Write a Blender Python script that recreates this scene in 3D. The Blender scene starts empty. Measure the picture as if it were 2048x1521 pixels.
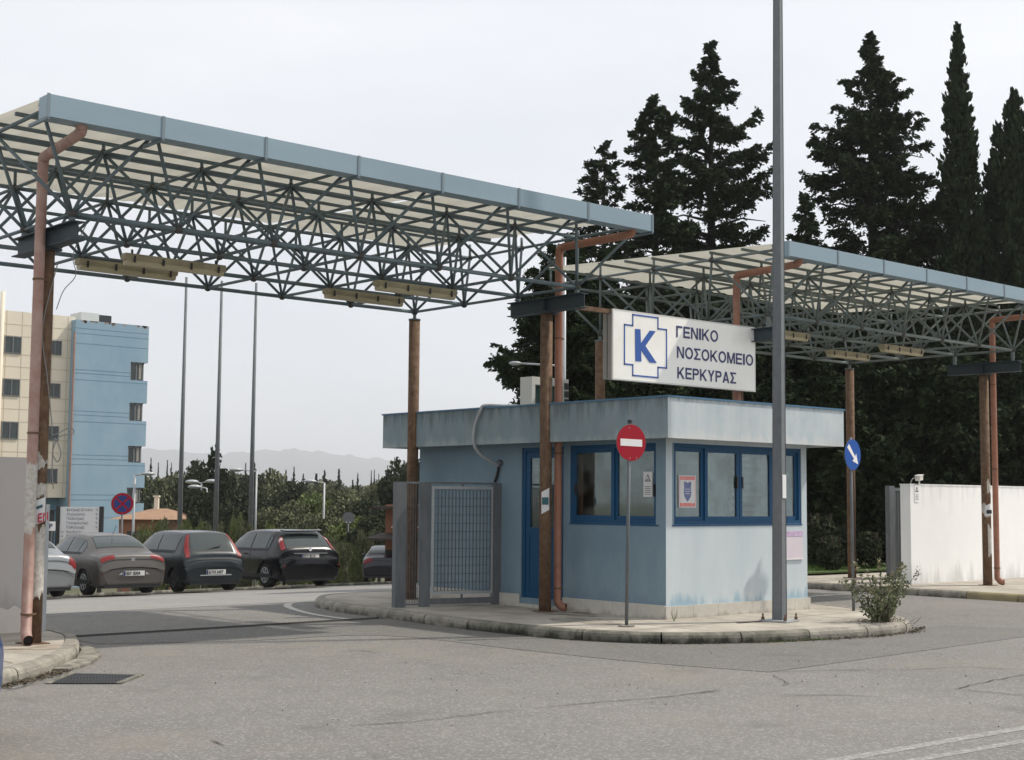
import bpy, math, random
import numpy as np
from mathutils import Vector, Matrix
R = math.radians
random.seed(7)
scene = bpy.context.scene
C = scene.collection

# ------------------------------------------------------------------ camera, sky, sun, exposure
FW = Vector((0.6603, 0.7463, 0.0840)).normalized()
RT = Vector((0.7485, -0.6631, 0.0078)); RT = (RT - FW * RT.dot(FW)).normalized()
UP = RT.cross(FW)
EYE = Vector((0, 0, 1.640))
FPX = 2847.0
cam = bpy.data.objects.new('camera', bpy.data.cameras.new('camera'))
C.objects.link(cam)
cam.matrix_world = Matrix(((RT.x, UP.x, -FW.x, EYE.x), (RT.y, UP.y, -FW.y, EYE.y), (RT.z, UP.z, -FW.z, EYE.z), (0, 0, 0, 1)))
cam.data.sensor_width = 36; cam.data.lens = FPX / 2048 * 36
cam.data.clip_start = 0.1; cam.data.clip_end = 16000
scene.camera = cam

SUN = Vector((0.57, -0.26, 0.77)).normalized()
world = bpy.data.worlds.new('World'); scene.world = world
world.use_nodes = True
wn, wl = world.node_tree.nodes, world.node_tree.links
for n in list(wn): wn.remove(n)
wo = wn.new('ShaderNodeOutputWorld'); bgd = wn.new('ShaderNodeBackground')
sky = wn.new('ShaderNodeTexSky'); sky.sky_type = 'NISHITA'; sky.sun_disc = False
sky.sun_elevation = math.asin(SUN.z); sky.sun_rotation = math.atan2(SUN.x, SUN.y)
sky.dust_density = 3.0; sky.air_density = 1.0
tc = wn.new('ShaderNodeTexCoord'); mp = wn.new('ShaderNodeMapping'); mp.inputs['Scale'].default_value = (1.2, 1.2, 4.0)
nz = wn.new('ShaderNodeTexNoise'); nz.inputs['Scale'].default_value = 2.2; nz.inputs['Detail'].default_value = 5
rmp = wn.new('ShaderNodeValToRGB')
rmp.color_ramp.elements[0].position = 0.25; rmp.color_ramp.elements[0].color = (7.9, 8.25, 8.85, 1)
rmp.color_ramp.elements[1].position = 0.75; rmp.color_ramp.elements[1].color = (9.7, 9.8, 10.1, 1)
mx = wn.new('ShaderNodeMix'); mx.data_type = 'RGBA'; mx.inputs[0].default_value = 0.93
wl.new(tc.outputs['Generated'], mp.inputs['Vector']); wl.new(mp.outputs[0], nz.inputs['Vector']); wl.new(nz.outputs['Fac'], rmp.inputs['Fac'])
wl.new(sky.outputs[0], mx.inputs[6]); wl.new(rmp.outputs[0], mx.inputs[7])
wl.new(mx.outputs[2], bgd.inputs['Color']); bgd.inputs['Strength'].default_value = 0.1
wl.new(bgd.outputs[0], wo.inputs['Surface'])
sl = bpy.data.lights.new('sun', 'SUN'); sl.energy = 3.6; sl.angle = R(1.2); sl.color = (1.0, 0.93, 0.83)
so = bpy.data.objects.new('sun', sl); C.objects.link(so)
so.rotation_euler = (-SUN).to_track_quat('-Z', 'Y').to_euler()
scene.cycles.volume_bounces = 3
scene.view_settings.view_transform = 'Standard'; scene.view_settings.look = 'None'
scene.view_settings.exposure = 0.07; scene.view_settings.gamma = 1.0; scene.view_settings.use_curve_mapping = False

# ------------------------------------------------------------------ measuring helpers (sight lines of the photograph -> real points)
def ray(px, py): return FW * FPX + RT * (px - 1024) - UP * (py - 760.5)
def on(axis, px, py, v):
    r = ray(px, py); return EYE + r * ((v - EYE[axis]) / r[axis])
def at(px, py, d): return EYE + ray(px, py) * (d / FPX)
def zg(x, y):
    p = [(-1e5, 0), (19, 0), (33, -.78), (48, -2.05), (62, -3.1), (95, -5), (160, -7), (400, -10), (1e5, -12)]
    for (a, b), (c, d) in zip(p, p[1:]):
        if y < c: return b + (d - b) * (y - a) / (c - a)
    return -12

# ------------------------------------------------------------------ materials
MATS = {}
def mat(name, col, rough=0.7, metal=0.0, var=None, scale=5.0, amt=0.5, bump=0.0, bscale=40.0, coat=0.0, stretch=(1, 1, 1), var2=None, scale2=1.0, amt2=0.5, lo=.35, hi=.65, coord='Object', spec=None, transl=0):
    m = bpy.data.materials.new(name); m.use_nodes = True
    N, Lk = m.node_tree.nodes, m.node_tree.links
    b = N['Principled BSDF']; b.inputs['Roughness'].default_value = rough; b.inputs['Metallic'].default_value = metal
    b.inputs['Base Color'].default_value = (*col, 1)
    if spec is not None: b.inputs['Specular IOR Level'].default_value = spec
    if coat: b.inputs['Coat Weight'].default_value = coat; b.inputs['Coat Roughness'].default_value = 0.08
    t = N.new('ShaderNodeTexCoord'); last = None
    src = t.outputs['Object'] if coord == 'Object' else N.new('ShaderNodeNewGeometry').outputs['Position']
    def layer(prev, colr, sc, am, st, l=.35, h=.65):
        mpn = N.new('ShaderNodeMapping'); mpn.inputs['Scale'].default_value = st
        n = N.new('ShaderNodeTexNoise'); n.inputs['Scale'].default_value = sc; n.inputs['Detail'].default_value = 6; n.inputs['Roughness'].default_value = .62
        r = N.new('ShaderNodeMapRange'); r.inputs[1].default_value = l; r.inputs[2].default_value = h; r.inputs[4].default_value = am
        x = N.new('ShaderNodeMix'); x.data_type = 'RGBA'
        Lk.new(src, mpn.inputs[0]); Lk.new(mpn.outputs[0], n.inputs['Vector']); Lk.new(n.outputs['Fac'], r.inputs[0]); Lk.new(r.outputs[0], x.inputs[0])
        if prev is None: x.inputs[6].default_value = (*col, 1)
        else: Lk.new(prev, x.inputs[6])
        x.inputs[7].default_value = (*colr, 1)
        return x.outputs[2]
    if var: last = layer(None, var, scale, amt, stretch, lo, hi)
    if var2: last = layer(last, var2, scale2, amt2, (1, 1, 1))
    if last is not None: Lk.new(last, b.inputs['Base Color'])
    if bump:
        n = N.new('ShaderNodeTexNoise'); n.inputs['Scale'].default_value = bscale; n.inputs['Detail'].default_value = 4
        Lk.new(src, n.inputs['Vector'])
        bp = N.new('ShaderNodeBump'); bp.inputs['Strength'].default_value = bump; bp.inputs['Distance'].default_value = 0.02
        Lk.new(n.outputs['Fac'], bp.inputs['Height']); Lk.new(bp.outputs[0], b.inputs['Normal'])
    MATS[name] = m; m['last'] = 0
    return m
def glassmat(name, tint, refl=0.25, rough=0.02, dust=0.0):
    m = bpy.data.materials.new(name); m.use_nodes = True
    N, Lk = m.node_tree.nodes, m.node_tree.links
    for n in list(N): N.remove(n)
    o = N.new('ShaderNodeOutputMaterial'); tr = N.new('ShaderNodeBsdfTransparent'); tr.inputs[0].default_value = (*tint, 1)
    g = N.new('ShaderNodeBsdfGlossy'); g.inputs['Roughness'].default_value = rough; g.inputs[0].default_value = (.9, .95, 1, 1)
    lw = N.new('ShaderNodeLayerWeight'); lw.inputs[0].default_value = .35
    ad = N.new('ShaderNodeMath'); ad.operation = 'MULTIPLY_ADD'; ad.inputs[1].default_value = .45; ad.inputs[2].default_value = refl
    x = N.new('ShaderNodeMixShader'); Lk.new(lw.outputs['Fresnel'], ad.inputs[0]); Lk.new(ad.outputs[0], x.inputs[0])
    Lk.new(tr.outputs[0], x.inputs[1]); Lk.new(g.outputs[0], x.inputs[2])
    out = x.outputs[0]
    if dust:
        df = N.new('ShaderNodeBsdfDiffuse'); df.inputs[0].default_value = (.30, .33, .31, 1)
        tcn = N.new('ShaderNodeTexCoord'); ns = N.new('ShaderNodeTexNoise'); ns.inputs['Scale'].default_value = 3; ns.inputs['Detail'].default_value = 6
        mr = N.new('ShaderNodeMapRange'); mr.inputs[1].default_value = .42; mr.inputs[2].default_value = .66; mr.inputs[4].default_value = dust
        Lk.new(tcn.outputs['Object'], ns.inputs['Vector']); Lk.new(ns.outputs['Fac'], mr.inputs[0])
        x2 = N.new('ShaderNodeMixShader'); Lk.new(mr.outputs[0], x2.inputs[0]); Lk.new(out, x2.inputs[1]); Lk.new(df.outputs[0], x2.inputs[2]); out = x2.outputs[0]
    Lk.new(out, o.inputs[0]); MATS[name] = m; return m
M = {}
M['steel'] = mat('steel_blue_paint', (.115, .175, .205), .6, .0, var=(.07, .105, .115), scale=3, amt=.7, var2=(.16, .10, .06), scale2=9, amt2=.22)
M['steel2'] = mat('steel_green_paint', (.145, .20, .205), .6, .0, var=(.08, .11, .108), scale=3, amt=.7, var2=(.2, .13, .08), scale2=9, amt2=.25)
M['node'] = mat('rusty_node', (.07, .055, .048), .85, .0, var=(.05, .06, .06), scale=12, amt=.7)
M['fascia'] = mat('fascia_blue_sheet', (.235, .325, .38), .4, .0, var=(.20, .28, .335), scale=.9, amt=.8, stretch=(.4, 1, 2), var2=(.27, .33, .36), scale2=14, amt2=.15)
M['seam'] = mat('seam_strip', (.16, .21, .24), .6)
M['sheet'] = mat('cream_roof_sheet', (.70, .69, .61), .65, var=(.60, .585, .50), scale=1.4, amt=.6, stretch=(2.5, .4, 1), var2=(.50, .45, .34), scale2=5, amt2=.25)
_m = M['sheet']; _N = _m.node_tree.nodes; _L = _m.node_tree.links
_b = _N['Principled BSDF']; _t = _N.new('ShaderNodeBsdfTranslucent'); _x = _N.new('ShaderNodeMixShader'); _x.inputs[0].default_value = .31
_L.new(_b.inputs['Base Color'].links[0].from_socket, _t.inputs[0]); _L.new(_b.outputs[0], _x.inputs[1]); _L.new(_t.outputs[0], _x.inputs[2]); _L.new(_x.outputs[0], _N['Material Output'].inputs[0])
M['ibeam'] = mat('navy_beam_paint', (.016, .036, .052), .6, .0, var=(.026, .048, .058), scale=6, amt=.6, var2=(.05, .03, .022), scale2=11, amt2=.3)
M['rust'] = mat('rusty_steel', (.14, .070, .036), .9, .0, var=(.068, .037, .023), scale=4, amt=.9, stretch=(3, 3, .6), var2=(.23, .165, .105), scale2=14, amt2=.5, bump=.3, bscale=60)
M['pipe'] = mat('terracotta_pipe', (.32, .125, .07), .6, var=(.24, .115, .075), scale=2, amt=.8, var2=(.44, .25, .18), scale2=9, amt2=.3)
M['pipepink'] = mat('faded_pink_pipe', (.33, .195, .16), .6, var=(.28, .155, .12), scale=2.5, amt=.8, var2=(.52, .42, .37), scale2=8, amt2=.35)
M['flake'] = mat('old_whitewash', (.55, .53, .49), .9, var=(.33, .30, .26), scale=22, amt=.8)
M['paper'] = mat('paper', (.68, .68, .68), .8, var=(.56, .57, .58), scale=30, amt=.4)
M['black'] = mat('black_plastic', (.015, .016, .018), .5)
M['dark'] = mat('dark_void', (.01, .01, .01), .9)
M['lampbody'] = mat('yellowed_lamp_body', (.34, .30, .19), .6, var=(.22, .19, .13), scale=5, amt=.6)
M['lampcover'] = mat('yellowed_lamp_cover', (.46, .41, .27), .35, var=(.36, .31, .2), scale=6, amt=.6)
M['galv'] = mat('galvanised_steel', (.15, .162, .17), .65, .1, var=(.095, .105, .112), scale=5, amt=.8, stretch=(2, 2, .5))
M['post'] = mat('lamp_post_steel', (.15, .162, .172), .7, .1, var=(.11, .12, .13), scale=3, amt=.8, stretch=(2, 2, .3), var2=(.22, .23, .235), scale2=12, amt2=.3)
M['galvlight'] = mat('galvanised_steel_light', (.42, .44, .45), .5, .25, var=(.33, .35, .36), scale=4, amt=.8, stretch=(2, 2, .5))
M['signwhite'] = mat('sign_white', (.90, .885, .84), .3, var=(.76, .72, .63), scale=1.6, amt=.55, coat=.3)
M['signframe'] = mat('sign_aluminium', (.62, .60, .56), .4, .5)
M['signside'] = mat('sign_box_side', (.33, .32, .29), .6, var=(.25, .25, .23), scale=8, amt=.5)
M['ink'] = mat('navy_ink', (.022, .026, .12), .4)
M['logo'] = mat('logo_blue', (.018, .085, .34), .4)
M['boothL'] = mat('booth_render_shade_tone', (.195, .28, .34), .9, var=(.155, .235, .295), scale=1.1, amt=.9, stretch=(1, 1, .7), var2=(.21, .29, .34), scale2=4, amt2=.45, bump=.5, bscale=90)  # shade of the left and back walls darkened into this paint
M['boothR'] = mat('booth_render_faded_lit_tone', (.57, .625, .645), .9, var=(.47, .55, .59), scale=1.2, amt=.9, stretch=(2.2, 1, .5), var2=(.52, .57, .59), scale2=3, amt2=.35, bump=.25, bscale=90)  # faded paint, lightened further as the copy for the sunlit walls
M['bfascL'] = mat('booth_fascia_weathered_shade_tone', (.205, .285, .325), .9, var=(.27, .32, .34), scale=1.5, amt=.8, stretch=(1, 2.5, .5), var2=(.19, .22, .22), scale2=2.4, amt2=.4, bump=.3, bscale=70)  # weathered paint with the shaded sides' darkness put into the colour
M['bfascR'] = mat('booth_fascia_peeling_lit_tone', (.50, .56, .58), .9, var=(.37, .455, .50), scale=1.5, amt=.85, stretch=(3, 1, .35), var2=(.56, .58, .57), scale2=5, amt2=.5, bump=.15, bscale=60)  # peeling paint, lit-side copy with the sun's brightness in its colour
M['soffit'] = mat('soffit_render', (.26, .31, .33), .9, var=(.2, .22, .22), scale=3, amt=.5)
M['stain'] = mat('black_mould_stain', (.12, .14, .14), .95, var=(.22, .26, .27), scale=14, amt=.9, stretch=(1, 1, .3))
M['bluetrim'] = mat('blue_roof_trim', (.055, .15, .25), .5)
M['frame'] = mat('blue_aluminium_frame', (.006, .068, .16), .5, .0, var=(.008, .058, .135), scale=4, amt=.5, spec=.3)
M['plinth'] = mat('marble_plinth', (.58, .55, .48), .6, var=(.46, .44, .39), scale=3, amt=.6, var2=(.35, .34, .32), scale2=9, amt2=.3)
M['interior'] = mat('booth_interior', (.30, .28, .25), .9)
M['curtain'] = mat('blind_fabric', (.46, .50, .48), .9, var=(.3, .33, .32), scale=5, amt=.7, stretch=(5, 5, .3))
M['hcurtain'] = mat('grey_green_curtain', (.16, .19, .18), .9)
M['glass'] = glassmat('booth_glass', (.62, .68, .64), .06, .02, .22)
M['carglass'] = mat('car_glass', (.032, .045, .043), .05, .0, spec=.75)
M['hglass'] = mat('window_dark_glass', (.018, .026, .028), .15, .0, var=(.05, .07, .068), scale=.9, amt=.8, stretch=(4, 4, .3))
M['whitewall'] = mat('white_wall', (.90, .90, .885), .9, var=(.85, .86, .86), scale=.9, amt=.5, bump=.15, bscale=40, var2=(.74, .76, .77), scale2=2.5, amt2=.2)
M['greywall'] = mat('mauve_wall', (.46, .43, .415), .9, var=(.52, .485, .465), scale=1.2, amt=.6)
M['wallpatch'] = mat('pale_wall_foot', (.62, .57, .52), .9, var=(.52, .48, .44), scale=5, amt=.5)
M['red'] = mat('sign_red', (.33, .006, .02), .5, spec=.25)
M['blue'] = mat('sign_blue', (.003, .07, .33), .45, spec=.25)
M['gatebar'] = mat('grey_gate_bars', (.10, .108, .115), .75)
M['white'] = mat('sign_reflective_white', (.8, .78, .76), .4)
M['signback'] = mat('sign_back_grey', (.16, .17, .17), .7, var=(.12, .13, .13), scale=20, amt=.6)
M['kerb'] = mat('kerb_concrete', (.36, .335, .28), .9, var=(.26, .24, .20), scale=4, amt=.8, bump=.5, bscale=45, var2=(.13, .125, .11), scale2=7, amt2=.6)
M['kerbdark'] = mat('kerb_concrete_mossy', (.27, .255, .21), .95, var=(.14, .135, .11), scale=3.5, amt=.95, bump=.5, bscale=45, var2=(.05, .055, .04), scale2=6, amt2=.6)
M['kerby'] = mat('kerb_yellowish', (.33, .28, .15), .9, var=(.22, .185, .12), scale=4, amt=.8, bump=.5, bscale=45)
M['pave'] = mat('pavement_concrete', (.50, .46, .395), .9, var=(.36, .33, .28), scale=1.0, amt=.9, bump=.4, bscale=70, var2=(.20, .175, .145), scale2=2.6, amt2=.5, lo=.4, hi=.6)
M['joint'] = mat('paving_joint', (.16, .145, .12), .95)
M['line'] = mat('worn_white_line', (.58, .57, .53), .85, var=(.30, .295, .28), scale=14, amt=.8)
M['worn'] = mat('very_worn_line', (.31, .305, .29), .9, var=(.185, .18, .17), scale=22, amt=1.0, lo=.4, hi=.58)
M['crack'] = mat('crack_black', (.035, .034, .032), 1)
M['debris'] = mat('dry_leaf_litter', (.06, .05, .035), 1, var=(.14, .11, .07), scale=30, amt=.8)
M['beige'] = mat('beige_cladding', (.74, .67, .54), .8, var=(.68, .61, .49), scale=.3, amt=.5)
M['beigej'] = mat('cladding_joint', (.50, .44, .34), .9)
M['hblue'] = mat('hospital_blue_render', (.25, .37, .46), .85, var=(.30, .42, .49), scale=.25, amt=.9, stretch=(1.5, 1, .3), var2=(.19, .32, .43), scale2=.8, amt2=.4)
M['hbluej'] = mat('hospital_blue_joint', (.155, .27, .36), .9)
M['tile'] = mat('clay_tiles', (.33, .20, .12), .85, var=(.22, .13, .08), scale=2.2, amt=.8)
M['terra'] = mat('terracotta_render', (.30, .13, .075), .9, var=(.23, .10, .06), scale=1, amt=.6)
M['timber'] = mat('dark_timber', (.045, .035, .03), .8)
M['soil'] = mat('soil', (.10, .08, .05), 1)
M['acbody'] = mat('ac_casing', (.55, .54, .50), .6)
M['cable'] = mat('grey_cable', (.25, .25, .24), .7)
def foliage(name, a, b, c, sc=1.2, tl=.25):
    m = mat(name, a, .75, var=b, scale=sc, amt=1.0, lo=.3, hi=.7, var2=c, scale2=sc * 3.7, amt2=.5, spec=.05)
    return m
M['conifer'] = foliage('conifer_needles', (.021, .034, .016), (.042, .056, .024), (.012, .020, .010), .9)
M['conifer2'] = foliage('cypress_needles', (.020, .032, .016), (.035, .048, .021), (.012, .019, .010), .9)
M['olive'] = foliage('olive_leaves', (.11, .12, .07), (.16, .165, .09), (.06, .07, .04), .5)
M['greenleaf'] = foliage('fresh_green_leaves', (.11, .14, .05), (.17, .20, .075), (.06, .08, .035), .5)
M['darkleaf'] = foliage('dark_evergreen_leaves', (.038, .050, .029), (.065, .075, .042), (.022, .03, .02), .5)
M['weed'] = foliage('weed_leaves', (.13, .16, .085), (.20, .21, .12), (.09, .10, .06), 14)
M['weedtip'] = mat('weed_seed_heads', (.30, .27, .16), .9)
M['stem'] = mat('dry_stem', (.10, .075, .05), .9)
M['bark'] = mat('bark', (.028, .024, .02), .95, var=(.016, .014, .012), scale=4, amt=.8, stretch=(3, 3, .5))
M['grass'] = foliage('grass_blades', (.06, .12, .02), (.09, .16, .03), (.04, .08, .015), 2)
M['grassbase'] = mat('grass_ground', (.05, .09, .02), 1, var=(.08, .12, .03), scale=3, amt=.8)
M['hill'] = mat('far_hill', (.06, .07, .08), 1, var=(.085, .09, .10), scale=.01, amt=.7)

# asphalt: grain, patches, traffic tone
def asphalt(name, base, grain_dark, grain_light, big):
    m = bpy.data.materials.new(name); m.use_nodes = True
    N, Lk = m.node_tree.nodes, m.node_tree.links; b = N['Principled BSDF']; b.inputs['Roughness'].default_value = .88
    g = N.new('ShaderNodeNewGeometry')
    def noise(sc, det=4, ro=.6):
        n = N.new('ShaderNodeTexNoise'); n.inputs['Scale'].default_value = sc; n.inputs['Detail'].default_value = det; n.inputs['Roughness'].default_value = ro
        Lk.new(g.outputs['Position'], n.inputs['Vector']); return n.outputs['Fac']
    def mixc(f, a, c, l, h, am):
        r = N.new('ShaderNodeMapRange'); r.inputs[1].default_value = l; r.inputs[2].default_value = h; r.inputs[4].default_value = am; Lk.new(f, r.inputs[0])
        x = N.new('ShaderNodeMix'); x.data_type = 'RGBA'; Lk.new(r.outputs[0], x.inputs[0])
        if isinstance(a, tuple): x.inputs[6].default_value = (*a, 1)
        else: Lk.new(a, x.inputs[6])
        x.inputs[7].default_value = (*c, 1); return x.outputs[2]
    c = mixc(noise(.22, 5, .65), base, big, .38, .62, .9)
    c = mixc(noise(1.3, 6, .7), c, tuple(v * .80 for v in base), .45, .7, .55)
    c = mixc(noise(70, 3, .7), c, grain_dark, .50, .68, .5)
    vo = N.new('ShaderNodeTexVoronoi'); vo.inputs['Scale'].default_value = 55; Lk.new(g.outputs['Position'], vo.inputs['Vector'])
    c = mixc(vo.outputs['Color'], c, grain_light, .62, .80, .5)
    c = mixc(noise(1.1, 3), c, tuple(v * .70 for v in base), .60, .74, .6)
    c = mixc(noise(.35, 6, .75), c, (base[0] * 1.35, base[1] * 1.28, base[2] * 1.12), .52, .70, .6)
    Lk.new(c, b.inputs['Base Color'])
    bp = N.new('ShaderNodeBump'); bp.inputs['Strength'].default_value = .55; bp.inputs['Distance'].default_value = .01
    Lk.new(noise(75, 3), bp.inputs['Height']); Lk.new(bp.outputs[0], b.inputs['Normal']); return m
M['asphalt'] = asphalt('asphalt', (.158, .152, .141), (.072, .070, .066), (.33, .32, .30), (.186, .179, .165))
M['asphalt2'] = asphalt('asphalt_darker', (.132, .129, .120), (.068, .066, .062), (.26, .255, .24), (.156, .152, .141))

def stain(m, col, z0, z1, sc, amt, thr=.5):
    # weathering that runs down from an edge at height z1 to z0, broken into vertical streaks
    N, Lk = m.node_tree.nodes, m.node_tree.links; b = N['Principled BSDF']; inp = b.inputs['Base Color']
    prev = inp.links[0].from_socket; g = N.new('ShaderNodeNewGeometry'); mp_ = N.new('ShaderNodeMapping'); mp_.inputs['Scale'].default_value = (sc, sc, sc * .12)
    n = N.new('ShaderNodeTexNoise'); n.inputs['Scale'].default_value = 1; n.inputs['Detail'].default_value = 7; n.inputs['Roughness'].default_value = .65
    Lk.new(g.outputs['Position'], mp_.inputs[0]); Lk.new(mp_.outputs[0], n.inputs['Vector'])
    sp = N.new('ShaderNodeSeparateXYZ'); Lk.new(g.outputs['Position'], sp.inputs[0])
    r = N.new('ShaderNodeMapRange'); r.inputs[1].default_value = z0; r.inputs[2].default_value = z1; Lk.new(sp.outputs[2], r.inputs[0])
    a = N.new('ShaderNodeMath'); a.operation = 'MULTIPLY_ADD'; a.inputs[1].default_value = .30; Lk.new(r.outputs[0], a.inputs[0]); Lk.new(n.outputs['Fac'], a.inputs[2])
    q = N.new('ShaderNodeMapRange'); q.inputs[1].default_value = thr + .16; q.inputs[2].default_value = thr + .34; q.inputs[4].default_value = amt; Lk.new(a.outputs[0], q.inputs[0])
    x = N.new('ShaderNodeMix'); x.data_type = 'RGBA'; Lk.new(q.outputs[0], x.inputs[0]); Lk.new(prev, x.inputs[6]); x.inputs[7].default_value = (*col, 1); Lk.new(x.outputs[2], inp)
stain(M['bfascL'], (.07, .085, .085), 2.60, 2.96, 8, .55, .49); stain(M['bfascR'], (.14, .16, .16), 2.84, 2.96, 13, .45, .53); stain(M['bfascR'], (.60, .61, .60), 2.62, 2.44, 8, .7, .44)
stain(M['bfascL'], (.40, .44, .44), 2.62, 2.44, 5, .5, .5)
stain(M['boothR'], (.22, .37, .47), .50, .29, 7, .7, .47); stain(M['boothL'], (.11, .18, .25), .55, .29, 6, .7, .47); stain(M['boothL'], (.25, .33, .38), 1.2, .6, 3, .4, .5)
stain(M['whitewall'], (.42, .43, .42), .65, .13, 4, .5, .48); stain(M['whitewall'], (.55, .57, .58), 1.2, 2.02, 5, .35, .52); stain(M['plinth'], (.25, .22, .18), .22, .12, 6, .6, .5); stain(M['kerb'], (.05, .05, .035), .08, -.01, 5, .8, .45); stain(M['kerbdark'], (.02, .022, .014), .10, -.01, 5, .9, .38)
stain(M['greywall'], (.24, .22, .21), .8, .4, 3, .4, .5)

# ------------------------------------------------------------------ mesh helpers
def wloc(o):
    v = Vector((0, 0, 0))
    while o is not None: v = v + o.location; o = o.parent
    return v
class MB:
    def __init__(s): s.v = []; s.f = []
    def add(s, vs, fs):
        k = len(s.v); s.v += [tuple(v) for v in vs]; s.f += [tuple(i + k for i in f) for f in fs]; return s
    def box(s, a, b):
        (x0, y0, z0), (x1, y1, z1) = a, b
        return s.add([(x0, y0, z0), (x1, y0, z0), (x1, y1, z0), (x0, y1, z0), (x0, y0, z1), (x1, y0, z1), (x1, y1, z1), (x0, y1, z1)],
                     [(0, 3, 2, 1), (4, 5, 6, 7), (0, 1, 5, 4), (1, 2, 6, 5), (2, 3, 7, 6), (3, 0, 4, 7)])
    def obox(s, c, ax, ay, az, hx, hy, hz):
        c, ax, ay, az = Vector(c), Vector(ax).normalized() * hx, Vector(ay).normalized() * hy, Vector(az).normalized() * hz
        P = [c + sx * ax + sy * ay + sz * az for sz in (-1, 1) for sx, sy in ((-1, -1), (1, -1), (1, 1), (-1, 1))]
        return s.add(P, [(0, 3, 2, 1), (4, 5, 6, 7), (0, 1, 5, 4), (1, 2, 6, 5), (2, 3, 7, 6), (3, 0, 4, 7)])
    def tube(s, pts, r, n=8, cap=True):
        pts = [Vector(p) for p in pts]; rs = r if isinstance(r, (list, tuple)) else [r] * len(pts)
        vs = []; fs = []; prev = None
        for i, p in enumerate(pts):
            if i == 0: t = pts[1] - p
            elif i == len(pts) - 1: t = p - pts[-2]
            else: t = (pts[i + 1] - p).normalized() + (p - pts[i - 1]).normalized()
            t.normalize()
            u = prev if prev is not None else (Vector((0, 0, 1)) if abs(t.z) < .9 else Vector((1, 0, 0)))
            u = (u - t * u.dot(t)).normalized(); prev = u; w = t.cross(u)
            for k in range(n):
                a = 2 * math.pi * k / n; vs.append(p + (u * math.cos(a) + w * math.sin(a)) * rs[i])
        for i in range(len(pts) - 1):
            for k in range(n): fs.append((i * n + k, i * n + (k + 1) % n, (i + 1) * n + (k + 1) % n, (i + 1) * n + k))
        if cap: fs.append(tuple(reversed(range(n)))); fs.append(tuple(range((len(pts) - 1) * n, len(pts) * n)))
        return s.add(vs, fs)
    def ball(s, c, r, n=8, m=5, sc=(1, 1, 1)):
        c = Vector(c); vs = [c + Vector((0, 0, r * sc[2]))]; fs = []
        for i in range(1, m):
            for k in range(n):
                th = math.pi * i / m; a = 2 * math.pi * k / n
                vs.append(c + Vector((r * sc[0] * math.sin(th) * math.cos(a), r * sc[1] * math.sin(th) * math.sin(a), r * sc[2] * math.cos(th))))
        vs.append(c - Vector((0, 0, r * sc[2]))); e = len(vs) - 1
        for k in range(n):
            fs.append((0, 1 + k, 1 + (k + 1) % n)); fs.append((e, 1 + (m - 2) * n + (k + 1) % n, 1 + (m - 2) * n + k))
            for i in range(m - 2): fs.append((1 + i * n + k, 1 + (i + 1) * n + k, 1 + (i + 1) * n + (k + 1) % n, 1 + i * n + (k + 1) % n))
        return s.add(vs, fs)
    def prism(s, poly, d):
        n = len(poly); d = Vector(d); P = [Vector(p) for p in poly]
        return s.add(P + [p + d for p in P], [tuple(reversed(range(n))), tuple(range(n, 2 * n))] + [(i, (i + 1) % n, n + (i + 1) % n, n + i) for i in range(n)])
    def disc(s, c, nrm, r, th, n=32, r2=None):
        c, nrm = Vector(c), Vector(nrm).normalized(); u = Vector((0, 0, 1)); u = (u - nrm * u.dot(nrm)).normalized() if abs(nrm.z) < .95 else Vector((1, 0, 0)); w = nrm.cross(u)
        P = [c + (u * math.cos(2 * math.pi * k / n) + w * math.sin(2 * math.pi * k / n)) * r for k in range(n)]
        if r2 is None: return s.prism(P, nrm * th)
        Q = [c + (u * math.cos(2 * math.pi * k / n) + w * math.sin(2 * math.pi * k / n)) * r2 for k in range(n)]
        d = nrm * th; V = P + Q + [p + d for p in P] + [q + d for q in Q]; F = []
        for k in range(n):
            l = (k + 1) % n
            F += [(k, l, n + l, n + k), (2 * n + k, 3 * n + k, 3 * n + l, 2 * n + l), (k, 2 * n + k, 2 * n + l, l), (n + k, n + l, 3 * n + l, 3 * n + k)]
        return s.add(V, F)
    def build(s, name, m, parent=None, smooth=False, origin=None, local=False):
        off = Vector((0, 0, 0)) if local else (wloc(parent) if parent is not None else Vector(origin or (0, 0, 0)))
        me = bpy.data.meshes.new(name)
        me.from_pydata([(v[0] - off.x, v[1] - off.y, v[2] - off.z) for v in s.v], [], s.f); me.update()
        if smooth:
            me.polygons.foreach_set('use_smooth', [True] * len(me.polygons))
        me.materials.append(M[m] if isinstance(m, str) else m)
        o = bpy.data.objects.new(name, me); C.objects.link(o)
        if parent is not None: o.parent = parent
        elif not local: o.location = off
        return o
def thing(name, loc, label, cat, group=None, rz=0):
    o = bpy.data.objects.new(name, None); C.objects.link(o); o.location = loc; o.rotation_euler = (0, 0, rz); o.empty_display_size = .2
    return tag(o, label, cat, group)
def tag(o, label=None, cat=None, group=None, kind=None):
    if label: o['label'] = label
    if cat: o['category'] = cat
    if group: o['group'] = group
    if kind: o['kind'] = kind
    return o
def dup(root, loc, rz=0, sc=None, label=None, group=None):
    r = root.copy(); C.objects.link(r); r.location = loc; r.rotation_euler = (0, 0, rz)
    if sc: r.scale = sc
    if label: r['label'] = label
    if group: r['group'] = group
    for ch in list(root.children):
        c = ch.copy(); C.objects.link(c); c.parent = r
        for g in list(ch.children):
            d = g.copy(); C.objects.link(d); d.parent = c
    return r
_tx = {}
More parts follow.
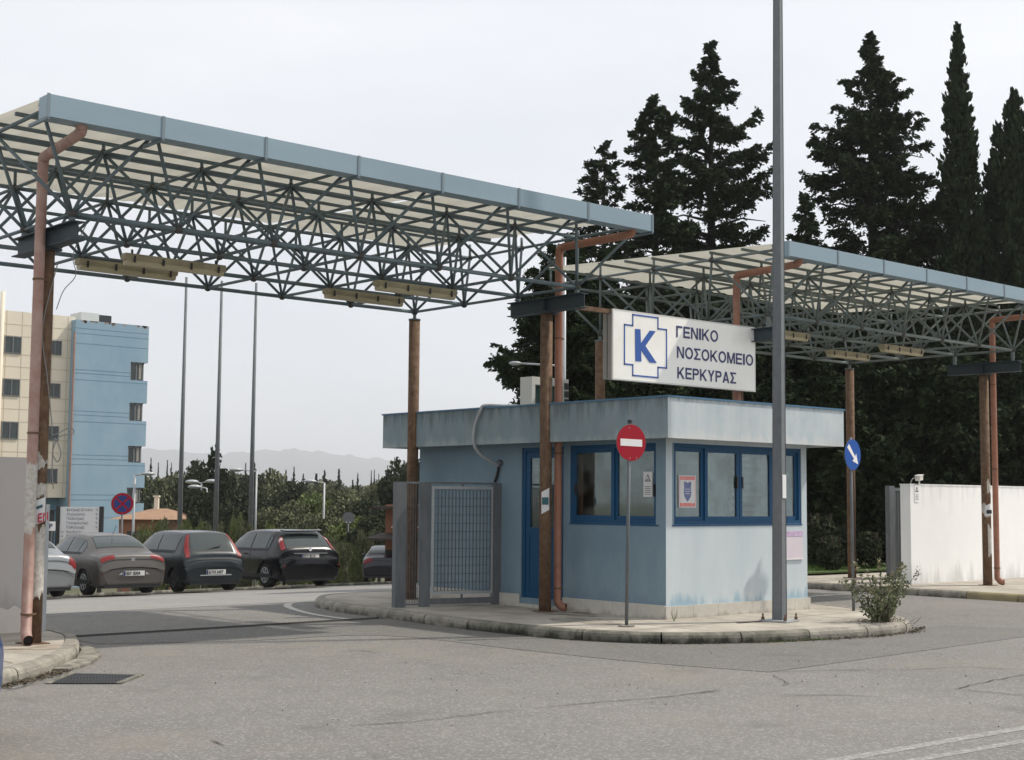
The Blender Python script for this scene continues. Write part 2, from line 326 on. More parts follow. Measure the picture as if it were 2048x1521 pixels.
def text(s, name, size, m, parent, pos, xdir, ydir, align='LEFT', bold=0.0, sx=1.0, thick=0.002, local=False):
    cu = bpy.data.curves.new('txt', 'FONT'); cu.body = s; cu.size = size; cu.align_x = align; cu.offset = bold; cu.extrude = thick; cu.resolution_u = 3
    to = bpy.data.objects.new('txt', cu); C.objects.link(to)
    bpy.context.view_layer.update()
    dg = bpy.context.evaluated_depsgraph_get()
    me = bpy.data.meshes.new_from_object(to.evaluated_get(dg)); bpy.data.objects.remove(to); bpy.data.curves.remove(cu)
    xd, yd = Vector(xdir).normalized(), Vector(ydir).normalized(); zd = xd.cross(yd)
    off = Vector((0, 0, 0)) if local else wloc(parent); pos = Vector(pos) - off
    for v in me.vertices: c = v.co.copy(); v.co = pos + xd * (c.x * sx) + yd * c.y + zd * c.z
    me.name = name; me.materials.clear(); me.materials.append(M[m])
    o = bpy.data.objects.new(name, me); C.objects.link(o); o.parent = parent; return o

# ------------------------------------------------------------------ ground
ys = [-30, 0, 10, 16, 19, 21, 24, 28, 33, 38, 43, 48, 55, 62, 78, 95, 125, 160, 250, 400, 900, 2000, 9500]
xs = [-6000, -600, -200, -60, -20, 0, 10, 20, 30, 45, 60, 100, 200, 500, 1200, 2500, 9500]
b = MB(); b.add([(x, y, zg(x, y)) for y in ys for x in xs], [(j * len(xs) + i, j * len(xs) + i + 1, (j + 1) * len(xs) + i + 1, (j + 1) * len(xs) + i) for j in range(len(ys) - 1) for i in range(len(xs) - 1)])
tag(b.build('ground', mat('scrub_ground', (.11, .10, .06), 1, var=(.07, .085, .035), scale=.2, amt=.8, coord='P')), kind='structure')
def sheet(name, poly, m, dz=.004):
    # ground-hugging sheet: rows along y
    b = MB(); (x0, y0), (x1, y1) = poly
    Y = sorted(set([y0, y1] + [y for y in ys if y0 < y < y1])); 
    b.add([(x, y, zg(x, y) + dz) for y in Y for x in (x0, x1)], [(2 * i, 2 * i + 1, 2 * i + 3, 2 * i + 2) for i in range(len(Y) - 1)])
    return tag(b.build(name, m), kind='structure')
sheet('road', ((-25, -12), (60, 36.6)), 'asphalt', .004)
sheet('car_park', ((31, 36.6), (60, 62)), 'asphalt', .004)
M['asphalt3'] = asphalt('asphalt_lighter', (.215, .21, .20), (.13, .127, .12), (.36, .355, .34), (.24, .235, .222))  # lighter asphalt, laid as a sheet over the far road
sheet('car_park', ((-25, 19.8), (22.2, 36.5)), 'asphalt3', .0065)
def ribbon(pts, w, name, m, dz=.008, taper=False, kind='structure'):
    pts = [Vector((p[0], p[1], 0)) for p in pts]; vs = []
    for i, p in enumerate(pts):
        t = (pts[min(i + 1, len(pts) - 1)] - pts[max(i - 1, 0)]).normalized(); n = Vector((-t.y, t.x, 0))
        ww = w * (.25 if taper and i in (0, len(pts) - 1) else 1) * (random.uniform(.5, 1.4) if taper else 1)
        for s_ in (-.5, .5): q = p + n * ww * s_; vs.append((q.x, q.y, zg(q.x, q.y) + dz))
    b = MB().add(vs, [(2 * i, 2 * i + 2, 2 * i + 3, 2 * i + 1) for i in range(len(pts) - 1)])
    return tag(b.build(name, m), kind=kind)
def crv(pts, n=6, closed=False):
    P = [Vector(p) if len(p) == 3 else Vector((p[0], p[1], 0)) for p in pts]; out = []; L = len(P)
    for i in range(L if closed else L - 1):
        g = (lambda k: P[k % L]) if closed else (lambda k: P[max(0, min(L - 1, k))])
        p0, p1, p2, p3 = g(i - 1), g(i), g(i + 1), g(i + 2)
        for k in range(n):
            t = k / n; out.append(.5 * ((2 * p1) + (p2 - p0) * t + (2 * p0 - 5 * p1 + 4 * p2 - p3) * t * t + (3 * p1 - p0 - 3 * p2 + p3) * t ** 3))
    if not closed: out.append(P[-1])
    return out
def G(px, py, z=0): p = on(2, px, py, z); return (p.x, p.y)
# darker stretch of road in front of the booth, and cracks
pp = crv([G(190, 1290), G(500, 1283), G(760, 1272), G(1030, 1300), G(1290, 1327), G(1540, 1346)], 4)
back = [(17.9, 9.2), (17.2, 10.6), (16.0, 10.5), (14, 10.6), (12.4, 11.3), (11.9, 12.2), (11.8, 14), (11.9, 15.9), (7.2, 15.95)]
P2 = [Vector((p.x, p.y, 0)) for p in pp] + [Vector((x, y, 0)) for x, y in back]
tag(MB().add([(p.x, p.y, .0075) for p in P2], [tuple(range(len(P2)))]).build('road_dark_area', 'asphalt2'), kind='structure')
def crack(pts, w=.012):
    q = []
    for a, c in zip(pts, pts[1:]):
        a, c = Vector((*G(*a), 0)), Vector((*G(*c), 0)); n = max(2, int((c - a).length / .12))
        for k in range(n): p = a.lerp(c, k / n) + Vector((random.uniform(-.018, .018), random.uniform(-.018, .018), 0)); q.append(p)
    q.append(Vector((*G(*pts[-1]), 0)))
    ribbon(q, w, 'crack', 'crack', .0115, True)
for c_ in ([(1060, 1420), (1190, 1407), (1290, 1400), (1440, 1384)], [(1545, 1346), (1640, 1343), (1840, 1341), (1920, 1335), (2048, 1342)], [(1548, 1352), (1575, 1370), (1560, 1374)],
           [(1908, 1381), (1990, 1362), (2060, 1350)], [(1908, 1381), (1960, 1385), (2060, 1394)], [(1560, 1392), (1690, 1393), (1770, 1397)], [(690, 1455), (830, 1446), (960, 1430), (1035, 1422)], [(420, 1482), (450, 1495)],
           [(150, 1357), (60, 1372), (10, 1385)], [(680, 1305), (720, 1303), (757, 1308)], [(480, 1403), (530, 1400)], [(1380, 1390), (1440, 1382)]):
    crack(c_)
# worn centre lines lower right
for a0, a1, w in (((1600, 1535), (2080, 1452), .11), ((1760, 1535), (2080, 1478), .09)):
    ribbon([G(*a0), G((a0[0] + a1[0]) / 2, (a0[1] + a1[1]) / 2), G(*a1)], w, 'road_marking', 'worn', .006)
ribbon(crv([(14.4, 19.62), (12.9, 19.55), (12.0, 18.7), (11.45, 17.3), (11.33, 16.2), (11.5, 15.95)], 5), .12, 'road_marking', 'line', .009)
ribbon([(17.6, 15.15), (20.3, 15.25), (22.1, 15.35)], .11, 'road_marking', 'line', .009)
# sliding gate rail let into the road
b = MB(); b.box((6.9, 15.99, -.02), (11.75, 16.03, .022)); tag(b.build('gate_rail', 'node', origin=(6.9, 16, 0)), 'rusty steel rail of the sliding gate crossing the road', 'rail')
ribbon([(6.9, 15.93), (11.8, 15.93)], .07, 'rail_joint', 'crack', .0105); ribbon([(6.9, 16.09), (11.8, 16.09)], .05, 'rail_joint', 'crack', .0105)

# ------------------------------------------------------------------ pavement islands with kerbs of separate stones
def island(outline, name, kmat='kerb', h=.13, stone=.95, seg=None, kfun=None):
    O = crv(outline, 8, True)
    # resample evenly
    D = [0]
    for i in range(len(O)): D.append(D[-1] + (O[(i + 1) % len(O)] - O[i]).length)
    tot = D[-1]; n = max(8, int(tot / .16)); Q = []; j = 0
    for k in range(n):
        s = tot * k / n
        while D[j + 1] < s: j += 1
        Q.append(O[j].lerp(O[(j + 1) % len(O)], (s - D[j]) / max(1e-6, D[j + 1] - D[j])))
    area = sum(Q[i].x * Q[(i + 1) % n].y - Q[(i + 1) % n].x * Q[i].y for i in range(n)); sg = 1 if area > 0 else -1
    Nn = []
    for i in range(n):
        t = (Q[(i + 1) % n] - Q[i - 1]).normalized(); Nn.append(Vector((-t.y, t.x, 0)) * sg)
    prof = [(0, -.05), (0, h * .55), (.012, h * .8), (.04, h * .97), (.075, h), (.15, h)]
    per = max(2, round(stone / (tot / n))); i = 0; root = None
    while i < n:
        e = min(i + per, n); vs = []; fs = []; m = e - i + 1
        jit = random.uniform(-.006, .006)
        for k in range(m):
            idx = (i + k) % n; q = Q[idx]; nn = Nn[idx]
            if k in (0, m - 1):
                t = (Q[(idx + 1) % n] - Q[idx - 1]).normalized(); q = q + t * (.010 if k == 0 else -.010)
            for (d, z) in prof: p = q + nn * (d + jit); vs.append((p.x, p.y, (zg(p.x, p.y) + z)))
        L = len(prof)
        for k in range(m - 1):
            for r_ in range(L - 1): fs.append((k * L + r_, k * L + r_ + 1, (k + 1) * L + r_ + 1, (k + 1) * L + r_))
        fs.append(tuple(range(L))); fs.append(tuple(reversed(range((m - 1) * L, m * L))))
        mm = kfun(Q[(i + e) // 2 % n]) if kfun else kmat
        o = MB().add(vs, fs).build('kerb_stone', mm, root, origin=None if root else (0, 0, 0))
        if root is None: root = o; o.name = 'kerb'; tag(o, kind='structure')
        i = e
    inner = [Q[i] + Nn[i] * .155 for i in range(n)]
    tag(MB().add([(p.x, p.y, zg(p.x, p.y) + h - .004) for p in inner], [tuple(range(n)) if sg > 0 else tuple(reversed(range(n)))]).build(name, 'pave'), kind='structure')
    inner2 = [Q[i] + Nn[i] * .04 for i in range(n)]
    tag(MB().add([(p.x, p.y, zg(p.x, p.y) + h - .02) for p in inner2], [tuple(range(n)) if sg > 0 else tuple(reversed(range(n)))]).build('kerb_bed', 'joint'), kind='structure')
    return Q
def kf(p):
    if 11.5 < p.x < 13.6 and p.y < 13.6: return 'kerbdark'
    return 'kerb'
island([(11.84, 15.9), (11.7, 14.9), (11.62, 13.8), (11.65, 13.0), (11.77, 12.15), (12.2, 11.28), (13.0, 10.74), (14.03, 10.42), (15.0, 10.27), (15.9, 10.36), (16.62, 10.85), (17.22, 11.65), (17.66, 12.6), (17.85, 13.8), (17.95, 16), (17.95, 18.6), (17.3, 19.4), (15.5, 19.45), (14.2, 19.4), (13.1, 19.2), (12.3, 18.4), (11.93, 17.2), (11.88, 16.4)], 'pavement', kfun=kf)
island([(-6, 6), (-2, 8), (1.5, 9.9), (3.6, 11.2), (4.99, 12.25), (5.7, 12.92), (6.3, 13.7), (6.72, 14.5), (6.98, 15.2), (7.0, 16.1), (6.6, 16.9), (4, 17.2), (-2, 17.2), (-6, 17)], 'pavement')
kr = lambda p: 'kerby' if (p.y < 13.6 and p.x < 23) else 'kerb'
island([(22.3, 4), (22.3, 8), (22.32, 11), (22.33, 14), (22.34, 17), (22.35, 19.5), (22.6, 20.3), (25, 20.6), (34, 20.6), (42, 20), (42, 8), (40, 4), (30, 3.5)], 'pavement', kfun=kr)
island([(14, 36.6), (19, 36.5), (24, 36.6), (29, 36.7), (30.8, 37.0), (31.0, 38.0), (30, 39.5), (20, 39.6), (12, 39.6), (2, 39.6), (-2, 38), (2, 36.6)], 'pavement')
# paving joints & stains
for x0, y0, x1, y1 in ((12.0, 12.3, 13.7, 12.3), (12.3, 11.7, 16.9, 11.75), (12.95, 11.1, 12.95, 12.4), (14.3, 10.7, 14.3, 12.3), (15.8, 10.8, 15.8, 12.3), (12.0, 14.2, 13.6, 14.2), (11.95, 15.2, 13.6, 15.2), (4.2, 13.9, 6.5, 14.0), (5.3, 12.8, 5.3, 15.4), (17, 11.7, 17.0, 14), (23.2, 12.5, 27, 12.5), (23.2, 14.3, 27, 14.3)):
    b = MB(); d = Vector((x1 - x0, y1 - y0, 0)).normalized(); nn = Vector((-d.y, d.x, 0)) * .006
    a_, c_ = Vector((x0, y0, .1305)), Vector((x1, y1, .1305))
    tag(b.add([a_ - nn, c_ - nn, c_ + nn, a_ + nn], [(0, 1, 2, 3)]).build('paving_joint', 'joint'), kind='structure')
# litter at kerb foot by left island and apron of concrete
apr = [(5.86, 12.86), (6.3, 13.3), (6.66, 13.85), (6.86, 14.4), (6.95, 14.9), (6.9, 15.0), (6.7, 14.4), (6.3, 13.65), (5.75, 12.95)]
tag(MB().prism([(x, y, .0) for x, y in apr], (0, 0, .035)).build('kerb_apron', 'kerb', origin=(6.3, 13.5, 0)), kind='structure')
def litter(name, pts, n, spread, sz, m, label):
    b = MB()
    for _ in range(n):
        i = random.randrange(len(pts) - 1); t = random.random()
        x = pts[i][0] * (1 - t) + pts[i + 1][0] * t + random.gauss(0, spread); y = pts[i][1] * (1 - t) + pts[i + 1][1] * t + random.gauss(0, spread)
        a = random.uniform(0, 6.28); s_ = sz * random.uniform(.4, 1.3); dz = random.uniform(.004, .02)
        dx, dy = math.cos(a) * s_, math.sin(a) * s_
        z = zg(x, y) + .012
        b.add([(x - dx, y - dy, z), (x + dy * .5, y - dx * .5, z + dz), (x + dx, y + dy, z + dz * .6), (x - dy * .5, y + dx * .5, z + dz * .3)], [(0, 1, 2, 3)])
    tag(b.build(name, m), label, kind='stuff')
litter('leaf_litter', [(4.9, 12.1), (5.4, 12.5), (5.85, 12.9)], 420, .05, .022, 'debris', 'dry leaf litter at the foot of the left kerb')
litter('leaf_litter', [(11.7, 12.2), (12.3, 11.15), (13.2, 10.62), (14.2, 10.35), (15, 10.2), (15.9, 10.25), (16.6, 10.6)], 900, .045, .018, 'debris', 'dry leaf litter along the island kerb')
litter('moss', [(13.2, 10.66), (14.2, 10.36)], 260, .03, .014, 'grass', 'green moss along the island kerb foot')
litter('road_grit', [(5, 8), (9, 9.5), (14, 8.5), (9, 6.5), (7, 11), (12, 7)], 170, 1.3, .008, 'debris', 'small leaves and grit scattered on the road')
# drain grate
g0 = [G(95, 1370), G(237, 1370), G(282, 1352), G(145, 1349)]
gt = thing('drain_grate', (*g0[0], 0), 'dark iron drain grate in the road beside the left kerb', 'drain grate')
A, B_, D_, E_ = [Vector((*p, 0)) for p in g0]
MB().add([(p.x, p.y, .009) for p in (A, B_, D_, E_)], [(0, 1, 2, 3)]).build('pit', 'dark', gt)
b = MB()
for k in range(22):
    t = (k + .5) / 22; p, q = A.lerp(B_, t), E_.lerp(D_, t); w = (B_ - A) * .011
    b.add([p - w + Vector((0, 0, .0145)), p + w + Vector((0, 0, .0145)), q + w + Vector((0, 0, .0145)), q - w + Vector((0, 0, .0145))], [(0, 1, 2, 3)])
for k in range(7):
    t = (k + .5) / 7; p, q = A.lerp(E_, t), B_.lerp(D_, t); w = (E_ - A) * .02
    b.add([p - w + Vector((0, 0, .0135)), q - w + Vector((0, 0, .0135)), q + w + Vector((0, 0, .0135)), p + w + Vector((0, 0, .0135))], [(0, 1, 2, 3)])
b.build('bars', 'black', gt)
b = MB()
for p, q in ((A, E_), (B_, D_)):
    w = Vector((.018, -.018, 0)); b.prism([p - w, q - w, q + w, p + w], (0, 0, .018))
b.build('frame', 'kerb', gt)
# access slot by lamp post
b = MB().box((14.05, 11.55, .125), (14.5, 11.62, .132)); tag(b.build('cover_slot', 'dark', origin=(14.3, 11.6, .13)), 'narrow dark slot in the pavement left of the lamp post', 'slot')

def puddle_stain(cx, cy, pts, m):
    rn_ = random.Random(int(cx * 100)); n = 40; P = []
    for k in range(n):
        a = 2 * math.pi * k / n; r_ = 1 + .22 * math.sin(3 * a + cx) + .14 * math.sin(7 * a) + rn_.uniform(-.08, .08); P.append((cx + pts[0] * r_ * math.cos(a), cy + pts[1] * r_ * math.sin(a), .1285))
    tag(MB().add([(a_, b_, .1285 + len(MATS) * 1e-5) for a_, b_, _ in P], [tuple(range(n))]).build('damp_stain', m), kind='structure')
M['damp'] = mat('damp_brown_stain', (.26, .20, .145), .9, var=(.42, .37, .31), scale=6, amt=1.0); M['damp2'] = mat('damp_dark_stain', (.16, .14, .115), .9, var=(.36, .33, .28), scale=5, amt=1.0)
puddle_stain(6.05, 14.0, (.38, .2), 'damp'); puddle_stain(13.35, 13.85, (.30, .42), 'damp2'); puddle_stain(12.75, 13.0, (.3, .5), 'damp2')

# ------------------------------------------------------------------ space-frame canopies
BAY = 1.2
def canopy(ox, oy, zb, label, steel, near, pipes, beams, base0):
    root = thing('entrance_canopy', (ox, oy, base0), label, 'canopy', 'space frame canopies over the entrance')
    zt = zb + .843
    Bn = lambda i, j: Vector((ox + i * BAY, oy + j * BAY, zb))
    Tn = lambda i, j: Vector((ox + (i - .5) * BAY, oy + (j - .5) * BAY, zt))
    zr = lambda y: oy_r + (y - (oy - .9)) * .046
    oy_r = zb + .905
    for j in range(4): MB().tube([Bn(0, j), Bn(6, j)], .027).build('bottom_chord', steel, root, True)
    for i in range(7): MB().tube([Bn(i, 0), Bn(i, 3)], .021).build('bottom_chord', steel, root, True)
    for j in range(5): MB().tube([Tn(0, j), Tn(7, j)], .024).build('top_chord', steel, root, True)
    for i in range(8): MB().tube([Tn(i, 0), Tn(i, 4)], .021).build('top_chord', steel, root, True)
    cnt = 0; rest = MB(); L = []
    for j in range(4):
        for i in range(7):
            for di in (0, 1):
                for dj in (0, 1): L.append((Bn(i, j), Tn(i + di, j + dj)))
    for a_, c_ in L:
        cnt += 1
        if cnt <= 100: MB().tube([a_, c_], .0195, 7).build('diagonal_strut', steel, root, True)
        else: rest.tube([a_, c_], .0195, 7)
    tag(rest.build('diagonal_struts', steel, root, True), kind='stuff')
    for j in range(4):
        for i in range(7): MB().ball(Bn(i, j), .052).build('node_joint', 'node', root, True)
    for j in range(5):
        for i in range(8):
            MB().ball(Tn(i, j), .046).build('node_joint', 'node', root, True)
            t = Tn(i, j); z = zr(t.y) - .03
            if z - t.z > .03: MB().tube([t, (t.x, t.y, z)], .02, 7).build('purlin_stub', steel, root, True)
    yf = oy - .92
    # purlins under the sheet
    for y in [oy + (j - .5) * BAY for j in range(0, 5)] + [oy - .02, oy + 1.22, oy + 2.4]:
        z = zr(y) - .004; MB().box((ox - .64, y - .018, z - .036), (ox + 7.70, y + .018, z)).build('purlin', steel, root)
    # corrugated cream roof sheets, three lengths
    x0, x1 = ox - .68, ox + 7.74; y0, y1 = yf + .06, oy + 4.24
    n = 84; cuts = [0, 28, 56, 84]
    for a_, e_ in zip(cuts, cuts[1:]):
        vs = []; fs = []
        for k in range(a_, e_ + 1):
            x = x0 + (x1 - x0) * k / n; dz = .018 if (k // 2) % 2 else 0.0
            for y in (y0, y1): vs.append((x, y, zr(y) + .004 + dz + (.02 if a_ == 28 else 0)))
        fs = [(2 * k, 2 * k + 2, 2 * k + 3, 2 * k + 1) for k in range(e_ - a_)]
        MB().add(vs, fs).build('roof_sheet', 'sheet', root)
    # box gutter fascia: seven panels and seam straps
    zt0, zb0 = zb + .930, zb + .712
    for k in range(7):
        xa, xb = ox - .685 + k * BAY + .004, ox - .685 + (k + 1) * BAY - .004
        MB().box((xa, yf, zb0), (xb, yf + .006, zt0)).box((xa, yf + .006, zb0), (xb, yf + .2, zb0 + .006)).box((xa, yf + .2, zb0), (xb, yf + .206, zt0 - .04)).build('fascia_panel', 'fascia', root)
    for k in range(8):
        x = ox - .685 + k * BAY; 
        MB().box((x - .016, yf - .008, zb0 - .014), (x + .016, yf - .001, zt0 + .004)).box((x - .016, yf - .001, zb0 - .03), (x + .016, yf + .42, zb0 - .001)).build('seam_strap', 'seam', root)
    for x in (ox - .685 - .003, ox - .685 + 7 * BAY): MB().box((x, yf - .001, zb0 + .001), (x + .004, yf + .21, zt0 - .001)).build('end_cap', 'fascia', root)
    # columns
    for (cx, cy, kind) in ((ox, oy + .6, 'beam'), (ox + 7.2, oy + .6, 'beam'), (ox, oy + 3.6, 'pin'), (ox + 7.2, oy + 3.6, 'pin')):
        g = base0 + .125; top = (zb - beams - .2 - .02) if kind == 'beam' else zb - .13
        c = MB().tube([(cx, cy, g), (cx, cy, top)], .085, 20).build('column', 'rust', root, True)
        MB().box((cx - .13, cy - .13, g), (cx + .13, cy + .13, g + .012)).build('base_plate', 'rust', c)
        if kind == 'pin':
            MB().tube([(cx, cy, top), (cx, cy, top + .02)], .095, 16).tube([(cx, cy, top + .02), (cx, cy, zb)], .026, 8).build('column_cap', steel, c)
        else:
            z1, z0 = zb - beams, zb - beams - .2; ya, yb = cy - .75, cy + .75
            m = MB().box((cx - .075, ya, z0), (cx + .075, yb, z0 + .012)).box((cx - .075, ya, z1 - .012), (cx + .075, yb, z1)).box((cx - .006, ya, z0 + .012), (cx + .006, yb, z1 - .012))
            m.box((cx - .07, cy - .006, z0 + .012), (cx - .006, cy + .006, z1 - .012)).box((cx - .12, cy - .12, z0 - .02), (cx + .12, cy + .12, z0))
            bm = m.build('cross_beam', 'ibeam', root)
            for jy in (oy, oy + BAY): MB().tube([(cx, jy, z1), (cx, jy, zb - .03)], .035, 8).build('support_pin', steel, bm)
    # drainpipes
    for (px_, py_, gx, pm, side) in pipes:
        g = base0 + .13
        yg = yf + .12; zq = zb + .56
        path = [(px_, py_, g + .14), (px_, py_, zq + .0)]
        cur = crv([(px_, py_, zq - .02), (px_, py_ - .02, zq + .055), (px_ + (gx - px_) * .12, py_ - .12, zq + .085), (px_ + (gx - px_) * .85, yg + .14, zq + .095), (gx, yg + .02, zq + .13), (gx, yg, zb0 + .02)], 4)
        foot = crv([(px_ + side[0], py_ + side[1], g + .05), (px_ + side[0] * .45, py_ + side[1] * .45, g + .06), (px_, py_, g + .13)], 4)
        d = MB().tube(foot + [(px_, py_, g + 1.0), (px_, py_, g + 2.5)] + cur, .055, 14, cap=False).build('drainpipe', pm, root, True)
        for z in (g + .30, g + 2.15, g + 3.75): MB().tube([(px_, py_, z), (px_, py_, z + .02)], .062, 14).box((min(px_, px_ + .1), py_ - .008, z), (max(px_, px_ + .1), py_ + .008, z + .02)).build('pipe_bracket', 'rust', d)
        MB().disc((px_ + side[0] * .8, py_ + side[1] * .8, g + .055), (side[0], side[1], -.05), .046, .002, 16).build('pipe_mouth', 'dark', d)
    return root
c1 = canopy(6.157, 13.782, 4.527, 'nearer blue grey space frame canopy with cream roof over the left driveway', 'steel', True,
            [(6.03, 14.26, 5.87, 'pipepink', (-.02, -.12)), (13.57, 14.36, 13.61, 'pipe', (.06, -.11))], .09, 0)
c2 = canopy(17.146, 13.514, 4.48, 'farther space frame canopy behind the lamp post over the right driveway', 'steel2', False,
            [(17.05, 14.05, 16.88, 'pipe', (-.02, -.12)), (24.66, 14.1, 24.7, 'pipe', (.08, -.1))], .2, 0)
# flaking whitewash bands on the columns
def band(cx, cy, r, z0, z1, seed, parent, a0=0, a1=6.2832, m='flake'):
    rnd = random.Random(seed); n = 64; vs = []; fs = []; lo_ = hi_ = .03
    for k in range(n + 1):
        a = a0 + (a1 - a0) * k / n; lo_ = min(.12, max(0, lo_ + rnd.gauss(0, .016))); hi_ = min(.12, max(0, hi_ + rnd.gauss(0, .016)))
        vs.append((cx + math.cos(a) * r, cy + math.sin(a) * r, z0 + lo_)); vs.append((cx + math.cos(a) * r, cy + math.sin(a) * r, z1 - hi_))
    for k in range(n): fs.append((2 * k, 2 * k + 2, 2 * k + 3, 2 * k + 1))
    MB().add(vs, fs).build('whitewash_band', m, parent, True)
col0 = c1
for k, (z0, z1) in enumerate(((.55, 1.35), (1.62, 1.78), (1.9, 2.1))): band(6.157, 14.382, .0865, z0, z1, k, c1, a0=3.6 if k == 0 else 0, a1=5.9 if k == 0 else 6.28)
for k, (z0, z1) in enumerate(((1.25, 2.08),)): band(6.03, 14.26, .0565, z0, z1, k + 9, c1)
for k, (z0, z1) in enumerate(((.6, 1.28), (1.36, 1.66), (1.75, 2.1))): band(24.346, 14.114, .0865, z0, z1, k + 20, c2, a0=3.9 if k != 1 else 0, a1=6.0 if k != 1 else 6.28)
# fluorescent fixtures
def tube_light(x0, y, z, L, label):
    t = thing('tube_light', (x0 + L / 2, y, z), label, 'light fixture', 'fluorescent fixtures under the canopies')
    x1 = x0 + L; pr = [(-.055, 0), (-.075, .035), (-.06, .075), (.06, .075), (.075, .035), (.055, 0)]
    MB().prism([(x0, y + a_, z + .0 + c_) for a_, c_ in pr], (L, 0, 0)).build('housing', 'lampbody', t)
    pr2 = [(-.052, 0), (-.06, -.02), (-.04, -.055), (.04, -.055), (.06, -.02), (.052, 0)]
    MB().prism([(x0 + .02, y + a_, z - .001 + c_) for a_, c_ in pr2], (L - .04, 0, 0)).build('diffuser', 'lampcover', t)
    for f in (.08, .36, .64, .92): MB().box((x0 + L * f - .012, y - .081, z - .03), (x0 + L * f + .012, y - .070, z + .05)).build('clip', 'black', t)
    for f in (.08, .92): MB().box((x0 + L * f - .01, y - .01, z + .075), (x0 + L * f + .01, y + .01, z + .13)).build('hanger', 'black', t)
tube_light(7.25, 16.05, 4.40, 1.3, 'leftmost yellowed tube light under the nearer canopy, partly behind its neighbour')
tube_light(7.38, 15.10, 4.36, 1.3, 'second yellowed tube light under the nearer canopy, in front of the leftmost')
tube_light(10.75, 15.98, 4.40, 1.3, 'third yellowed tube light under the nearer canopy, the lowest hung of its right pair')
tube_light(10.70, 14.75, 4.37, 1.3, 'rightmost yellowed tube light under the nearer canopy')
tube_light(18.1, 14.45, 4.37, 1.25, 'yellowed tube light half hidden by the tall lamp post')
tube_light(21.6, 15.65, 4.37, 1.25, 'yellowed tube light above the rear column of the farther canopy')
tube_light(21.45, 14.4, 4.36, 1.25, 'yellowed tube light rightmost under the farther canopy')
# loose cable and paper on left column
cb = [(6.25, 14.3, 4.1), (6.10, 14.28, 3.4), (6.16, 14.27, 2.9), (6.24, 14.29, 2.4), (6.26, 14.30, 2.28), (6.42, 14.25, 2.36), (6.46, 14.25, 2.30), (6.32, 14.28, 2.26), (6.26, 14.29, 2.1), (6.31, 14.28, 2.0), (6.34, 14.27, 2.1), (6.27, 14.29, 2.24), (6.26, 14.29, 1.9), (6.28, 14.29, 1.72)]
tag(MB().tube(crv(cb, 6), .006, 5).build('loose_cable', 'cable', origin=(6.26, 14.3, 1.7), smooth=True), 'thin grey cable looping off the leftmost rusty column', 'cable')
cb = [(6.3, 13.75, 4.44), (6.28, 14.0, 4.15), (6.36, 14.1, 3.95), (6.30, 14.25, 3.8), (6.25, 14.3, 3.6)]
tag(MB().tube(crv(cb, 6), .005, 5).build('loose_cable', 'cable', origin=(6.26, 14.3, 3.6), smooth=True), 'short black cable hanging from the cross beam above the leftmost column', 'cable')
vdir = Vector((-.60, -.80, 0)).normalized(); rdir = Vector((.80, -.60, 0))
def paper(name, c, w, h, tilt, nrm, label, cat='notice', m='paper', th=.003):
    nrm = Vector(nrm).normalized(); r_ = Vector((0, 0, 1)).cross(nrm); u = Vector((0, 0, 1)); ca, sa = math.cos(tilt), math.sin(tilt); x = r_ * ca + u * sa; y = u * ca - r_ * sa
    t = thing(name, c, label, cat)
    MB().obox(c, x, y, nrm, w / 2, h / 2, th).build('sheet', m, t)
    return t, x, y, nrm
# curved flyer on left column
def flyer(c, r, z0, z1, a0, a1, label, m='paper'):
    t = thing('flyer', (c[0], c[1], z0), label, 'flyer'); n = 10; vs = []
    for k in range(n + 1):
        a = a0 + (a1 - a0) * k / n; 
        for z in (z0 + .03 * k / n * 2, z1 + .03 * k / n * 2): vs.append((c[0] + r * math.cos(a), c[1] + r * math.sin(a), z))
    MB().add(vs, [(2 * k, 2 * k + 2, 2 * k + 3, 2 * k + 1) for k in range(n)]).build('sheet', m, t, True); return t
M['flyer_red'] = mat('flyer_red_print', (.5, .03, .06), .8); M['flyer_teal'] = mat('flyer_teal_print', (.04, .12, .14), .8)
a_c = math.atan2(-.85, -.45)
t = flyer((6.157, 14.382), .0885, 1.33, 1.58, a_c - .6, a_c + 1.15, 'torn white flyer with red letters EN on the leftmost column')
text('ΕΝ', 'lettering', .12, 'flyer_red', t, (6.157 + .092 * math.cos(a_c + .1), 14.382 + .092 * math.sin(a_c + .1) - .006, 1.37), rdir + Vector((0, 0, .2)), (0, 0, 1), bold=.003, sx=.7)
MB().obox((6.157 + .094 * math.cos(a_c + .25), 14.382 + .094 * math.sin(a_c + .25) - .004, 1.53), rdir + Vector((0, 0, .35)), (0, 0, 1), vdir, .035, .015, .002).build('print', 'flyer_teal', t)
t = flyer((13.357, 14.382), .0885, 1.45, 1.75, a_c - .95, a_c + .35, 'white printed flyer on the column in front of the blue door')
MB().obox((13.357 + .094 * math.cos(a_c - .3), 14.382 + .094 * math.sin(a_c - .3), 1.63), rdir, (0, 0, 1), vdir, .045, .05, .0015).build('print', 'flyer_teal', t)
t = flyer((24.346, 14.114), .0885, 1.40, 1.60, a_c - .9, a_c + .9, 'grey flyer pasted on the column before the white wall')
MB().obox((24.346 + .094 * math.cos(a_c), 14.114 + .094 * math.sin(a_c), 1.49), rdir, (0, 0, 1), vdir, .05, .035, .002).build('print', 'black', t)

# ------------------------------------------------------------------ gate booth
WX0, WY0, WX1, WY1 = 13.742, 12.511, 16.72, 17.70; GZ = .125; WTOP = 2.60
bt = thing('gate_booth', (15.2, 15.1, GZ), 'pale blue rendered gatehouse booth with flat overhanging roof and blue windows', 'booth')
T = .16
def wall_seg(a, c, m, nm='wall'): return MB().box(a, c).build(nm, m, bt)
